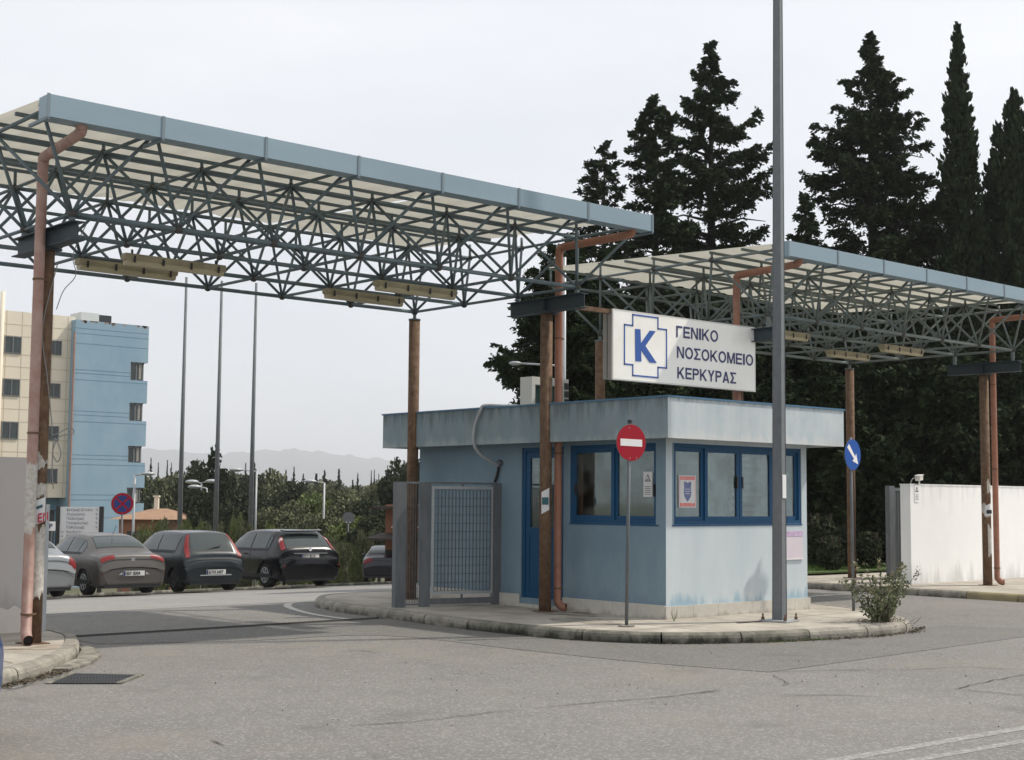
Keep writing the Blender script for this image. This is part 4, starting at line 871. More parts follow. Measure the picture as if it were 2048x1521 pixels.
# ------------------------------------------------------------------ foliage
def leaf_mesh(name, Cn, S_, m, rng, up=0.0, elong=1.9, dirs=None):
    n = len(Cn); a = rng.normal(size=(n, 3)); 
    if dirs is not None: a = a * .45 + dirs
    a /= np.linalg.norm(a, axis=1)[:, None] + 1e-9
    b = rng.normal(size=(n, 3)); b -= a * (a * b).sum(1)[:, None]; b /= np.linalg.norm(b, axis=1)[:, None] + 1e-9
    s = S_ * rng.uniform(.6, 1.35, n); a = a * (s * elong)[:, None] * .5; b = b * s[:, None] * .5
    V = np.stack([Cn - a, Cn - b * .8 + a * .1, Cn + a, Cn + b], 1).reshape(-1, 3)
    me = bpy.data.meshes.new(name); me.vertices.add(4 * n); me.vertices.foreach_set('co', V.astype(np.float32).ravel())
    me.loops.add(4 * n); me.loops.foreach_set('vertex_index', np.arange(4 * n, dtype=np.int32))
    me.polygons.add(n); me.polygons.foreach_set('loop_start', np.arange(0, 4 * n, 4, dtype=np.int32)); me.polygons.foreach_set('loop_total', np.full(n, 4, dtype=np.int32))
    me.update(calc_edges=True); me.materials.append(M[m]); return me
def link(name, me, parent):
    o = bpy.data.objects.new(name, me); C.objects.link(o); o.parent = parent; return o
def conifer(name, H, prof, seed, m, nb, dens, leaf, label, cat, loc, group, tight=False, droop=.25, core=.5, zmin=.03, lean=0):
    rng = np.random.default_rng(seed); root = thing(name, loc, label, cat, group)
    tz = np.array([p[0] for p in prof]); tr = np.array([p[1] for p in prof])
    pts = []; drs = []; tw = MB()
    nb = int(nb * (1.0 if tight else 1.35))
    for k in range(nb):
        t = zmin + (1 - zmin) * ((k + rng.random()) / nb) ** .9; rr = np.interp(t, tz, tr) * rng.choice([.5, .75, .95, 1.08, 1.2]) * rng.uniform(.85, 1.05) if not tight else np.interp(t, tz, tr) * rng.uniform(.8, 1.1)
        az = rng.uniform(0, 2 * math.pi); L = max(.10 + .15 * min(1, (1 - t) * 12), rr); z0 = t * H
        if tight:
            n = int(dens * 2.6 * L ** 1.3) + 12; s = rng.uniform(.2, 1, n) ** .75; wd = (.06 + .10 * (1 - s)) * L ** .6
            p = np.stack([np.cos(az) * s * L, np.sin(az) * s * L, z0 + s * L * 1.3 - L], 1) + rng.normal(size=(n, 3)) * wd[:, None] * np.array([1, 1, 1.4])
            pts.append(p); drs.append(np.tile(np.array([[math.cos(az) * .5, math.sin(az) * .5, 1.6]]), (n, 1)))
        else:
            mt = int(13 * L) + 5; per = max(8, int(dens * .33)); lift = rng.uniform(-.05, .75); s0 = rng.uniform(.12, 1, mt) ** .8; dr_ = droop * rng.uniform(.3, 1.5)
            bx_, by_ = np.cos(az) * s0 * L, np.sin(az) * s0 * L; bz_ = z0 + s0 * L * lift - (s0 ** 2) * L * dr_ + np.maximum(0, s0 - .8) * L * .35
            ta = az + rng.choice([-1, 1], mt) * rng.uniform(.3, 1.2, mt); tl = (.16 + .30 * (1.1 - s0)) * L ** .5 * rng.uniform(.5, 1.2, mt); td = rng.uniform(-.9, .55, mt)
            f = rng.uniform(0, 1, (mt, per)); q = f * tl[:, None]
            p = np.stack([bx_[:, None] + np.cos(ta)[:, None] * q, by_[:, None] + np.sin(ta)[:, None] * q, bz_[:, None] + td[:, None] * q * (.5 + .5 * f)], 2).reshape(-1, 3) + rng.normal(size=(mt * per, 3)) * .035
            d = np.stack([np.repeat(np.cos(ta), per), np.repeat(np.sin(ta), per), np.repeat(td, per)], 1) * 1.1
            pts.append(p); drs.append(d)
        if not tight and L > .8 and k % 2 == 0: tw.tube([(0, 0, z0 - L * .1), (math.cos(az) * L * .5, math.sin(az) * L * .5, z0 + L * .06), (math.cos(az) * L * .9, math.sin(az) * L * .9, z0 + L * .2 - L * droop * .8)], [.04 + L * .012, .03, .012], 5)
    nc = int(nb * dens * core * .25); t = rng.uniform(.01, .97, nc); r_ = np.interp(t, tz, tr) * rng.uniform(0, .62, nc); a = rng.uniform(0, 6.283, nc)
    pts.append(np.stack([np.cos(a) * r_, np.sin(a) * r_, t * H], 1)); drs.append(np.tile([[0, 0, .4]], (nc, 1)))
    leaf = leaf * (.85 if tight else .52)
    P = np.concatenate(pts); D_2 = np.concatenate(drs); P[:, 2] = np.maximum(P[:, 2], .05)
    if lean: P[:, 0] += lean * (P[:, 2] / H) ** 2
    me = leaf_mesh('crown', P, leaf, m, rng, dirs=D_2); link('crown', me, root)
    link('trunk', MB().tube([(0, 0, -.3), (0, 0, H * .5), (lean * .9, 0, H * .96)], [.03 + H * .016, H * .010, .02], 8).build('trunk', 'bark', None, True, local=True).data, root) if False else None
    tr_ = MB().tube([(0, 0, -.3), (0, 0, H * .5), (lean * .9, 0, H * .96)], [.03 + H * .016, H * .010, .02], 8).build('trunk', 'bark', root, True, local=True)
    if tw.v: tw.build('limbs', 'bark', root, True, local=True)
    return root
def place(px, py_top, d):
    g = at(px, 990, d); z = zg(g.x, g.y); topz = at(px, py_top, d).z
    return (g.x, g.y, z), topz - z
GT = 'dark conifers behind the entrance'
def prof_from(rows, d, H, z0):
    # rows: (py, half width px)
    out = []
    for py, hw in rows:
        z = EYE.z + (990 - py) / FPX * d; out.append(((z - z0) / H, hw * 1.12 / FPX * d))
    return sorted([(max(0, a), b) for a, b in out] + [(1.0, .05)])
def big(px, top, d, rows, seed, label, nb=150, dens=55, leaf=.15, tight=False, m='conifer', droop=.25, core=.6, name='conifer_tree', cat='tree', lean=0):
    loc, H = place(px, top, d); loc = (loc[0], loc[1], 0.0); H = H + (0 if loc[2] == 0 else 0)
    H = at(px, top - 12, d).z
    return conifer(name, H, prof_from(rows, d, H, 0), seed, m, nb, dens, leaf, label, cat, loc, GT, tight, droop, core, lean=lean)
big(1425, 70, 46, [(100, 14), (160, 42), (250, 70), (330, 90), (400, 105), (480, 112), (600, 120), (800, 125), (1100, 110)], 11, 'tall ragged conifer just left of the lamp post with drooping branches', 190, 60)
big(1312, 187, 43, [(215, 28), (250, 42), (330, 48), (400, 58), (480, 75), (600, 100), (800, 110), (1100, 100)], 12, 'shorter conifer with bent top left of the tall ragged one', 150, 60)
big(1207, 283, 47, [(310, 26), (350, 45), (400, 50), (470, 60), (600, 85), (800, 90), (1100, 90)], 13, 'thin open conifer top above the nearer canopy end', 110, 42)
big(1752, 58, 46, [(90, 20), (160, 52), (230, 80), (300, 100), (380, 118), (450, 132), (520, 145), (700, 150), (1100, 140)], 14, 'broad dense dark conifer right of the lamp post', 240, 72, core=1.0)
big(1932, 36, 45, [(80, 12), (160, 22), (250, 29), (350, 36), (450, 42), (520, 55), (700, 62), (1100, 60)], 15, 'tall narrow pointed cypress', 330, 48, tight=True, leaf=.13, m='conifer2', name='cypress_tree', core=1.5)
big(2045, 172, 45, [(200, 22), (260, 42), (350, 58), (420, 72), (520, 85), (800, 90), (1100, 90)], 16, 'dark cypress at the right edge behind the farther canopy', 250, 50, tight=True, leaf=.14, m='conifer2', name='cypress_tree', core=1.2)
big(1618, 390, 43, [(420, 18), (470, 30), (560, 50), (700, 70), (1100, 75)], 17, 'small pointed conifer just above the farther canopy', 110, 50)
big(1862, 425, 48, [(470, 30), (560, 60), (700, 80), (1100, 90)], 27, 'low dark conifer between the broad conifer and the narrow cypress', 120, 55)
big(1140, 480, 33, [(510, 40), (580, 70), (660, 105), (720, 122), (780, 100), (820, 80), (900, 70), (1100, 60)], 18, 'nearer conifer whose branches reach left past the middle column', 230, 95, leaf=.12, droop=.3)
# dense mass under them
k = 0
for px, top, d, hw in ((1190, 600, 50, 90), (1290, 560, 44, 110), (1400, 520, 52, 110), (1500, 560, 42, 100), (1600, 560, 47, 110), (1700, 560, 42, 110), (1800, 540, 50, 120), (1890, 560, 43, 110), (1990, 540, 49, 120), (2090, 520, 46, 120), (1240, 760, 38, 90), (1450, 700, 37, 110), (1640, 720, 37, 90), (1770, 700, 38, 100), (1890, 700, 37, 100), (2020, 680, 38, 110), (1350, 740, 39, 100), (1120, 790, 52, 55), (1560, 760, 36, 80), (1710, 840, 35, 80)):
    big(px, top, d, [(top + 30, hw * .35), (top + 90, hw * .7), (top + 200, hw), (900, hw * 1.05), (1110, hw * .95)], 40 + k, 'dense dark evergreen in the crowded mass under the tall conifers', 120, 62, leaf=.17, core=2.2, name='evergreen_tree', droop=.1)
    k += 1
# far and mid distance trees, prototypes shared
def blob_tree(name, H, rad, seed, m, n, leaf, trunkh=.25, clumps=14):
    rng = np.random.default_rng(seed); root = thing(name, (0, 0, -500), name, 'tree'); P = []
    for c in range(clumps):
        a = rng.uniform(0, 6.283); r_ = rad * rng.uniform(0, .68); z = H * rng.uniform(trunkh + .12, .86); cr_ = rad * rng.uniform(.28, .5)
        v = rng.normal(size=(n // clumps, 3)); v /= np.linalg.norm(v, axis=1)[:, None]; rr = cr_ * rng.uniform(.55, 1.08, len(v))
        P.append(v * rr[:, None] * np.array([1, 1, .8]) + np.array([math.cos(a) * r_, math.sin(a) * r_, min(z, H - cr_ * .8)]))
    P = np.concatenate(P); P[:, 2] = np.maximum(P[:, 2], .1)
    link('crown', leaf_mesh('crown', P, leaf, m, rng, elong=1.3), root)
    MB().tube([(0, 0, -1), (.1, 0, H * trunkh), (0, .1, H * .7)], [.22, .16, .06], 7).build('trunk', 'bark', root, True, local=True)
    return root
protos = {}
protos['olive'] = [blob_tree('olive_tree', 7, 3.6, 101, 'olive', 9000, .26), blob_tree('olive_tree', 7, 3.4, 102, 'olive', 9000, .26)]
protos['green'] = [blob_tree('leafy_tree', 6, 3.4, 103, 'greenleaf', 9000, .24, .05), blob_tree('leafy_tree', 6, 3.2, 104, 'greenleaf', 9000, .24, .05)]
protos['dark'] = [blob_tree('evergreen_tree', 8, 3.2, 105, 'darkleaf', 9000, .26, .1), blob_tree('evergreen_tree', 8, 3.0, 106, 'darkleaf', 9000, .26, .1)]
protos['bush'] = [blob_tree('shrub', 2.4, 1.9, 107, 'greenleaf', 5000, .13, .02), blob_tree('shrub', 2.4, 1.8, 108, 'olive', 5000, .13, .02)]
protos['cyp'] = [conifer('cypress_tree', 11, [(0, .9), (.3, 1.2), (.7, .8), (1, .05)], 111, 'conifer2', 120, 30, .26, 'x', 'tree', (0, 0, -500), None, True, core=1.5)]
protos['con'] = [conifer('conifer_tree', 12, [(0, 2.4), (.3, 2.4), (.6, 1.7), (.85, .8), (1, .1)], 112, 'conifer', 90, 42, .26, 'x', 'tree', (0, 0, -500), None, False, core=1.2), conifer('conifer_tree', 12, [(0, 2.2), (.3, 2.8), (.6, 1.9), (.8, 1.3), (1, .1)], 113, 'conifer', 80, 42, .26, 'x', 'tree', (0, 0, -500), None, False, core=1.2)]
PH = {'olive': 7, 'green': 6, 'dark': 8, 'bush': 2.4, 'cyp': 11, 'con': 12}; PR = {'olive': 3.6, 'green': 3.4, 'dark': 3.2, 'bush': 1.9, 'cyp': 1.1, 'con': 2.4}
used = set()
def far(kind, px, top, d, hwpx, label, group):
    global k
    k += 1; pr = protos[kind][k % len(protos[kind])]; loc, H = place(px, top, d); sz = H / PH[kind] * 1.04; sr = hwpx * (2.3 if kind in ('olive', 'green', 'dark') else 1.25) / FPX * d / PR[kind]
    return dup(pr, loc, random.uniform(0, 6.28), (sr, sr, sz), label, group)
G1 = 'trees of the valley beyond the car park'
rr = random.Random(21)
# far tree line with cypress tips
for px in range(285, 860, 26):
    far(rr.choice(['dark', 'olive', 'dark']), px + rr.uniform(-8, 8), 962 + rr.uniform(-14, 16), rr.uniform(210, 260), rr.uniform(24, 36), 'rounded tree in the far wooded line below the hills', G1)
for px, top, hw, kind in ((300, 925, 8, 'con'), (315, 935, 4, 'cyp'), (333, 930, 4, 'cyp'), (341, 934, 5, 'con'), (490, 935, 7, 'con'), (508, 934, 9, 'con'), (540, 945, 6, 'cyp'), (571, 948, 8, 'con'), (587, 942, 8, 'con'), (606, 955, 9, 'con'), (632, 956, 9, 'cyp'), (648, 948, 10, 'con'), (677, 946, 11, 'con'), (715, 954, 6, 'con'), (742, 950, 3, 'cyp'), (748, 948, 3, 'cyp'), (757, 956, 3, 'cyp'), (525, 955, 8, 'cyp'), (705, 968, 6, 'cyp')):
    far(kind, px, top, rr.uniform(170, 200), hw, 'small dark pointed tree on the far skyline below the hills', 'pointed trees on the far skyline')
for px, top, d, hw, kind in ((310, 950, 120, 36, 'olive'), (350, 955, 125, 30, 'olive'), (395, 928, 95, 26, 'dark'), (420, 950, 90, 26, 'dark'), (450, 945, 92, 26, 'dark'), (478, 952, 95, 24, 'dark'), (505, 955, 118, 30, 'dark'), (545, 950, 118, 30, 'olive'), (590, 968, 112, 32, 'dark'), (620, 992, 88, 34, 'green'), (660, 1005, 86, 30, 'green'), (590, 1010, 84, 30, 'olive'), (540, 1018, 80, 32, 'olive'), (700, 998, 84, 32, 'olive'), (735, 1005, 78, 30, 'dark'), (760, 970, 100, 30, 'olive'), (665, 972, 116, 30, 'olive'), (720, 968, 120, 30, 'dark'), (640, 1030, 72, 30, 'olive'), (700, 1035, 70, 32, 'green'), (742, 1035, 66, 24, 'dark'), (570, 1040, 70, 30, 'dark'), (410, 985, 74, 24, 'dark'), (440, 990, 72, 24, 'dark'), (470, 985, 75, 26, 'dark'), (808, 903, 76, 26, 'dark'), (835, 925, 74, 28, 'dark'), (785, 962, 84, 22, 'dark'), (860, 930, 72, 30, 'dark')):
    far(kind, px, top, d, hw, {'olive': 'grey green rounded tree in the thicket behind the parked cars', 'green': 'fresh green leafy tree in the thicket behind the parked cars', 'dark': 'dark evergreen tree in the thicket behind the parked cars'}[kind], 'thicket behind the parked cars')
far('con', 432, 897, 90, 30, 'tallest dark conifer of the thicket, beside the middle mast', G1)
far('con', 421, 905, 93, 18, 'smaller dark conifer just left of the tallest one by the middle mast', G1)
for px, top, d, hw in ((300, 1048, 56, 26), (335, 1040, 55, 24), (370, 1046, 54, 22), (455, 1040, 54, 22), (478, 1034, 53, 16), (495, 1042, 52, 20), (320, 1062, 48, 20), (690, 1085, 62, 20), (720, 1085, 64, 20), (650, 1078, 48, 24), (672, 1100, 60, 14), (735, 1060, 64, 20), (400, 1052, 52, 22), (430, 1050, 52, 22), (545, 1050, 52, 24), (590, 1052, 52, 24), (625, 1060, 50, 22), (285, 1065, 52, 18)):
    far('bush', px, top, d, hw, 'green shrub growing on the bank behind the parked cars', 'shrubs on the bank behind the parked cars')
for ls in protos.values():
    for o in ls:
        for ch in list(o.children): bpy.data.objects.remove(ch)
        bpy.data.objects.remove(o)
# shrubs by the grass on the right
def undergrowth(px, top, d, hw, seed, label):
    loc, H = place(px, top, d); loc = (loc[0], loc[1], .1); rng = np.random.default_rng(seed); t = thing('wild_shrub', loc, label, 'shrub', 'wild shrubs by the grass strip')
    n = 2600; r_ = hw / FPX * d; v = rng.normal(size=(n, 3)); v /= np.linalg.norm(v, axis=1)[:, None]; P = v * rng.uniform(.3, 1, n)[:, None] * np.array([r_, r_, H * .5]) + np.array([0, 0, H * .5])
    link('leaves', leaf_mesh('leaves', P, .07, 'darkleaf', rng), t); b = MB()
    for q in range(14): a = rng.uniform(0, 6.28); b.tube([(0, 0, 0), (math.cos(a) * r_ * .5, math.sin(a) * r_ * .5, H * .6), (math.cos(a) * r_ * .8, math.sin(a) * r_ * .8, H)], [.015, .01, .004], 4)
    b.build('stems', 'stem', t, local=True)
for i_, (px, top, d, hw) in enumerate(((1640, 1040, 33, 34), (1690, 1060, 34, 30), (1735, 1075, 33, 26), (1660, 1085, 32, 26))): undergrowth(px, top, d, hw, 300 + i_, 'wispy dull green shrub at the dark wood edge behind the grass strip')
# grass strip
tag(MB().prism([(24.2, 18.9, .10), (60, 18.9, .10), (60, 36, .0), (36, 36, .0), (24.2, 26, .10)], (0, 0, .035)).build('verge', 'grassbase', origin=(30, 25, 0)), kind='structure')
rng = np.random.default_rng(5); n = 26000; gx = rng.uniform(24.2, 38, n); gy = rng.uniform(19.0, 31, n); h = rng.uniform(.05, .16, n); w = rng.uniform(.004, .010, n); a = rng.uniform(0, 6.28, n)
dx, dy = np.cos(a) * w, np.sin(a) * w; ok = ~((gx < 24.3) | ((gy - 26) > (gx - 24.2) * .8)); lx, ly = rng.normal(0, .03, n), rng.normal(0, .03, n)
V = np.stack([np.stack([gx - dx, gy - dy, np.full(n, .13)], 1), np.stack([gx + dx, gy + dy, np.full(n, .13)], 1), np.stack([gx + lx, gy + ly, .13 + h], 1)], 1)[ok].reshape(-1, 3); m_ = len(V) // 3
me = bpy.data.meshes.new('grass'); me.vertices.add(3 * m_); me.vertices.foreach_set('co', V.astype(np.float32).ravel()); me.loops.add(3 * m_); me.loops.foreach_set('vertex_index', np.arange(3 * m_, dtype=np.int32))
me.polygons.add(m_); me.polygons.foreach_set('loop_start', np.arange(0, 3 * m_, 3, dtype=np.int32)); me.polygons.foreach_set('loop_total', np.full(m_, 3, dtype=np.int32)); me.update(calc_edges=True); me.materials.append(M['grass'])
o = bpy.data.objects.new('grass', me); C.objects.link(o); tag(o, 'short bright green grass along the wood edge', kind='stuff')
# weed shrub at the kerb nose
ws = thing('kerb_weed', (15.76, 10.68, .04), 'straggly wild shrub with pale seed heads growing from the kerb', 'weed')
rng = np.random.default_rng(9); st = MB(); LP = []; LD = []; TP = []
for s_ in range(30):
    a = rng.uniform(0, 6.28); sp = rng.uniform(.10, .70); hh = rng.uniform(.35, 1.0) * (1.02 - .35 * sp); base = Vector((rng.normal(0, .05), rng.normal(0, .05), 0))
    mid = base + Vector((math.cos(a) * sp * .38, math.sin(a) * sp * .38, hh * .55)); tip = base + Vector((math.cos(a) * sp * .75, math.sin(a) * sp * .75, hh))
    path = crv([base, mid, tip], 6); st.tube(path, [.008 - .006 * q / (len(path) - 1) for q in range(len(path))], 4)
    for f_ in np.linspace(.12, 1, 50):
        i_ = min(len(path) - 2, int(f_ * (len(path) - 1))); u_ = f_ * (len(path) - 1) - i_; p = path[i_].lerp(path[i_ + 1], min(1, u_)); LP.append([p.x + rng.normal(0, .028), p.y + rng.normal(0, .028), p.z + rng.normal(0, .022)]); LD.append([rng.normal(), rng.normal(), .7])
        if f_ > .86 and s_ % 2 == 0:
            for q in range(3): TP.append([p.x + rng.normal(0, .012), p.y + rng.normal(0, .012), p.z + rng.normal(0, .02)])
st.build('stems', 'stem', ws, local=True); link('leaves', leaf_mesh('leaves', np.array(LP), .034, 'weed', rng, dirs=np.array(LD) * .6, elong=1.9), ws); link('seed_heads', leaf_mesh('seed_heads', np.array(TP), .022, 'weedtip', rng), ws)
b = MB()
for q in range(260):
    a = rng.uniform(0, 6.28); r_ = abs(rng.normal(0, .22)); x, y = math.cos(a) * r_ * 1.5 + .05, math.sin(a) * r_ * .7 - .05; L_ = rng.uniform(.03, .14); a2 = rng.uniform(0, 6.28)
    b.tube([(x, y, .02 + rng.uniform(0, .08)), (x + math.cos(a2) * L_, y + math.sin(a2) * L_, .02 + rng.uniform(0, .12))], .003, 3)
b.build('dead_twigs', 'stem', ws, local=True)
# thin weed at the plinth corner
w2 = thing('small_weed', (13.55, 12.2, .13), 'thin dry weed sprig at the booth corner foot', 'weed'); b = MB()
for q in range(9): a = random.uniform(0, 6.28); b.tube([(0, 0, 0), (math.cos(a) * .05, math.sin(a) * .05, random.uniform(.08, .2))], .002, 3)
b.build('stems', 'weed', w2, local=True)

# ------------------------------------------------------------------ hospital building
YB = 104.6
hb = thing('hospital_building', (45, YB, -6), 'tall hospital block with beige panelled wing and blue corner tower', 'building')
Q = lambda px, py, y=YB: on(1, px, py, y)
HZ = -6.5
tl, tr_ = Q(0, 620), Q(146, 634); xr = Q(146, 800).x; ztop = tl.z; xl = xr - 34
MB().box((xl, YB, Q(140, 996).z), (xr, YB + 14, ztop)).build('beige_wing', 'beige', hb)
MB().box((xl, YB + 1.2, HZ), (xr, YB + 13, Q(140, 996).z)).build('recessed_base', 'hbluej', hb)
b = MB(); dzj = 84.3 / FPX * (Q(60, 800) - EYE).dot(FW)
zj = [Q(60, y_).z for y_ in (652, 675, 711, 736, 760, 795, 820, 845, 880, 905, 930, 965)]
for z in zj: b.box((xl, YB - .012, z - .02), (xr, YB - .002, z + .02))
xw = (Q(10, 700).x, Q(40, 700).x); step = (xw[1] - xw[0]) * 1.05
x = xr - .6
while x > xl: b.box((x - .02, YB - .0125, Q(140, 996).z), (x + .02, YB - .003, ztop)); x -= step
b.build('panel_joints', 'beigej', hb)
def hwin(x0, x1, z0, z1, y, mull=(.5,)):
    f_ = MB().box((x0, y - .05, z0), (x1, y - .02, z1)).build('window', 'hglass', hb); m = MB()
    w_ = .07
    for q in (((x0 - w_, z0 - w_), (x1 + w_, z0)), ((x0 - w_, z1), (x1 + w_, z1 + w_)), ((x0 - w_, z0), (x0, z1)), ((x1, z0), (x1 + w_, z1))): m.box((q[0][0], y - .09, q[0][1]), (q[1][0], y - .004, q[1][1]))
    for mu in mull: xm_ = x0 + (x1 - x0) * mu; m.box((xm_ - .04, y - .085, z0), (xm_ + .04, y - .051, z1))
    m.build('window_frame', 'signback', f_)
    MB().box((x0 + (x1 - x0) * .12, y - .0195, z0), (x0 + (x1 - x0) * .34, y - .0185, z1)).build('curtain', 'hcurtain', f_)
pan = xw[1] - xw[0]
for i_, (ya, yb) in enumerate(((675, 706), (760.5, 791), (846, 877), (931, 962))):
    z1_, z0_ = Q(25, ya).z, Q(25, yb).z
    for kx in (0, -1, -2): hwin(xw[0] + kx * 7.2, xw[1] + kx * 7.2, z0_, z1_, YB)
    xe = Q(119, 750).x; hwin(xe - pan * .8, xe, Q(115, ya + 7).z, Q(115, yb + 5).z, YB)
# blue tower
YT = YB - .8; bx0, bx1 = Q(147, 800, YT).x, Q(298, 660, YT).x; bz = Q(147, 639, YT).z
win = [(726, 762), (807, 843), (893, 926), (976, 1007)]; nx0 = Q(261, 744, YT).x; nx1 = Q(289, 744, YT).x
zs = [bz]
for ya, yb in win: zs += [Q(285, ya, YT).z, Q(285, yb, YT).z]
zs.append(HZ); b = MB()
for i_ in range(0, len(zs), 2): b.box((nx0, YT, zs[i_ + 1]), (bx1, YT + 9, zs[i_]))
b.box((bx0, YT, HZ), (nx0, YT + 9, bz)); b.build('blue_tower', 'hblue', hb)
for i_ in range(1, len(zs) - 1, 2):
    z1_, z0_ = zs[i_], zs[i_ + 1]; MB().box((nx0, YT + 1.5, z0_), (nx1 + .1, YT + 8, z1_)).build('recess', 'hbluej', hb)
    f_ = MB().box((nx0 + .03, YT + .15, z0_), (nx1, YT + .2, z1_)).build('window', 'hglass', hb); m = MB()
    for q in (0, .45, .97): xm_ = nx0 + .05 + (nx1 - nx0 - .1) * q; m.box((xm_ - .05, YT + .1, z0_), (xm_ + .05, YT + .149, z1_))
    m.box((nx0 + .03, YT + .1, z1_ - .12), (nx1, YT + .149, z1_ - .001)); m.build('window_frame', 'signback', f_)
    MB().box((nx0 + (nx1 - nx0) * .66, YT + .145, z0_ + .1), (nx0 + (nx1 - nx0) * .85, YT + .1495, z1_ - .15)).build('curtain', 'interior', f_)
b = MB()
for ya in (660, 670, 690, 742, 749, 762, 824, 832, 845, 911, 919, 930, 990, 1000, 1036):
    z = Q(200, ya - 0, YT).z; b.box((bx0, YT - .012, z - .018), (nx0 if any(zz1 > z > zz0 for zz1, zz0 in zip(zs[1:-1:2], zs[2::2])) else bx1, YT - .002, z + .018))
b.build('render_joints', 'hbluej', hb)
b = MB(); rn = random.Random(8)
for q in range(26): x = rn.uniform(bx0, bx1 - .3); w_ = rn.uniform(.1, .5); h_ = rn.uniform(.06, .3); b.add([(x, YT - .003, bz), (x + w_, YT - .003, bz), (x + w_ * .8, YT - .003, bz - h_), (x + w_ * .2, YT - .003, bz - h_ * .8)], [(3, 2, 1, 0)])
b.build('peeling_patches', 'interior', hb)
MB().tube([(bx0 - .12, YT - .1, HZ), (bx0 - .12, YT - .1, bz - 1.0)], .09, 8).build('downpipe', 'pipepink', hb)
p = Q(180, 632, YT + 3); MB().box((p.x - 1.2, YT + 2, bz), (p.x + .3, YT + 4, bz + .9)).box((p.x + .3, YT + 3.2, bz), (p.x + 1.8, YT + 4, bz + .9)).build('roof_unit', 'acbody', hb)
MB().box((p.x + .35, YT + 2.3, bz + .2), (p.x + 1.5, YT + 3.19, bz + .85)).build('roof_unit_opening', 'black', hb)
p = Q(3, 585); MB().tube([(p.x, YB - .3, HZ), (p.x, YB - .3, p.z)], .17, 10).build('flue', 'beige', hb, True)

# ------------------------------------------------------------------ houses
def house_hip(px0, px1, ye, yr, d, label):
    a, c = at(px0, ye, d), at(px1, ye, d); w = (c - a).length; mid = (a + c) / 2; t = thing('house', (mid.x, mid.y, zg(mid.x, mid.y)), label, 'house', None, math.atan2(c.y - a.y, c.x - a.x))
    ze = a.z - t.location.z; zr_ = at(px0, yr, d).z - t.location.z; D2 = 4.2
    MB().box((-w / 2 + .5, -D2 + .5, -1), (w / 2 - .5, D2, ze)).build('wall', 'terra', t, local=True)
    MB().add([(-w / 2, -D2, ze), (w / 2, -D2, ze), (w / 2, D2, ze), (-w / 2, D2, ze), (-w * .12, 0, zr_), (w * .1, 0, zr_)], [(0, 1, 5, 4), (1, 2, 5), (2, 3, 4, 5), (3, 0, 4), (3, 2, 1, 0)]).build('roof', 'tile', t, local=True)
    MB().box((-w * .08, -.3, zr_ - .3), (-w * .08 + .25, .0, zr_ + .7)).box((-w * .08 - .05, -.35, zr_ + .7), (-w * .08 + .3, .05, zr_ + .8)).build('chimney', 'beige', t, local=True)
    for u in (-.25, .1, .3): MB().box((w * u, -D2 + .44, ze - 1.9), (w * u + .9, -D2 + .49, ze - .7)).build('window', 'hglass', t, local=True)
house_hip(255, 385, 1037, 1017, 88, 'low house with orange hipped tile roof and chimney beyond the masts')
# terracotta house corner at the fence
g = at(797, 1100, 57); th_ = thing('house', (g.x, g.y, zg(g.x, g.y)), 'terracotta house corner with dark porch roofs left of the fence', 'house', None, R(-48)); tz = lambda py: at(785, py, 57).z - th_.location.z
MB().box((-.55, 0, -1), (5, 6, tz(1010))).build('wall', 'terra', th_, local=True)
MB().box((-.95, -.9, tz(1018)), (5, .1, tz(1013))).build('roof', 'timber', th_, local=True)
MB().prism([(-1.1, -1.0, tz(1080)), (4, -1.0, tz(1080)), (4, 0, tz(1070)), (-.7, 0, tz(1070))], (0, 0, .08)).build('porch_roof', 'timber', th_, local=True)
MB().box((-.2, -.03, tz(1050)), (.5, -.005, tz(1026))).build('window', 'hglass', th_, local=True)
MB().box((-.3, -.05, tz(1056)), (4, -.002, tz(1053))).build('ledge', 'beige', th_, local=True)

# ------------------------------------------------------------------ masts, street lamps, far signs
for px0, px1, top, lab in ((359, 366, 548, 'left'), (431, 438, 556, 'middle'), (501, 508, 560, 'right')):
    d = 62; p = at(px0, 1056, d); q = at(px1, top, d); z0_ = zg(p.x, p.y)
    t = thing('floodlight_mast', (p.x, p.y, z0_), {'left': 'leftmost of the three tall grey masts behind the cars', 'middle': 'middle one of the three tall grey masts, beside the tall conifer', 'right': 'rightmost of the three tall grey masts behind the cars'}[lab], 'mast', 'tall grey masts behind the cars')
    MB().tube([(p.x, p.y, z0_), (p.x + .01, p.y, q.z)], [.125, .055], 12).build('pole', 'galv', t, True)
    MB().box((p.x - .25, p.y - .25, z0_), (p.x + .25, p.y + .25, z0_ + .03)).build('base_plate', 'galvlight', t)
def street_lamp(px, head, d, label, py_base=1060, pr=.05, two=None, topy=None, lit='galvlight'):
    p = at(px, 1000, d); z0_ = zg(p.x, p.y); t = thing('street_lamp', (p.x, p.y, z0_), label, 'street lamp', 'street lamps around the car park')
    top = at(px, topy or head[0][1] + 3, d).z
    MB().tube([(p.x, p.y, z0_), (p.x, p.y, top)], [pr * 1.25, pr], 8).build('pole', lit, t, True)
    for hx, hy in head:
        h = at(hx, hy, d); dv_ = Vector((h.x - p.x, h.y - p.y, 0)).normalized(); st_ = Vector((p.x, p.y, at(px, hy + 3, d).z))
        MB().tube([st_, (h.x - dv_.x * .1, h.y - dv_.y * .1, h.z - .0)], pr * .6, 6).build('arm', lit, t, True)
        MB().ball((h.x, h.y, h.z), .32 * d / 60, 10, 6, (.9, .9, .28)).build('lamp_head', 'galvlight', t, True)
street_lamp(268, [(297, 948)], 58, 'single arm street lamp in front of the blue tower')
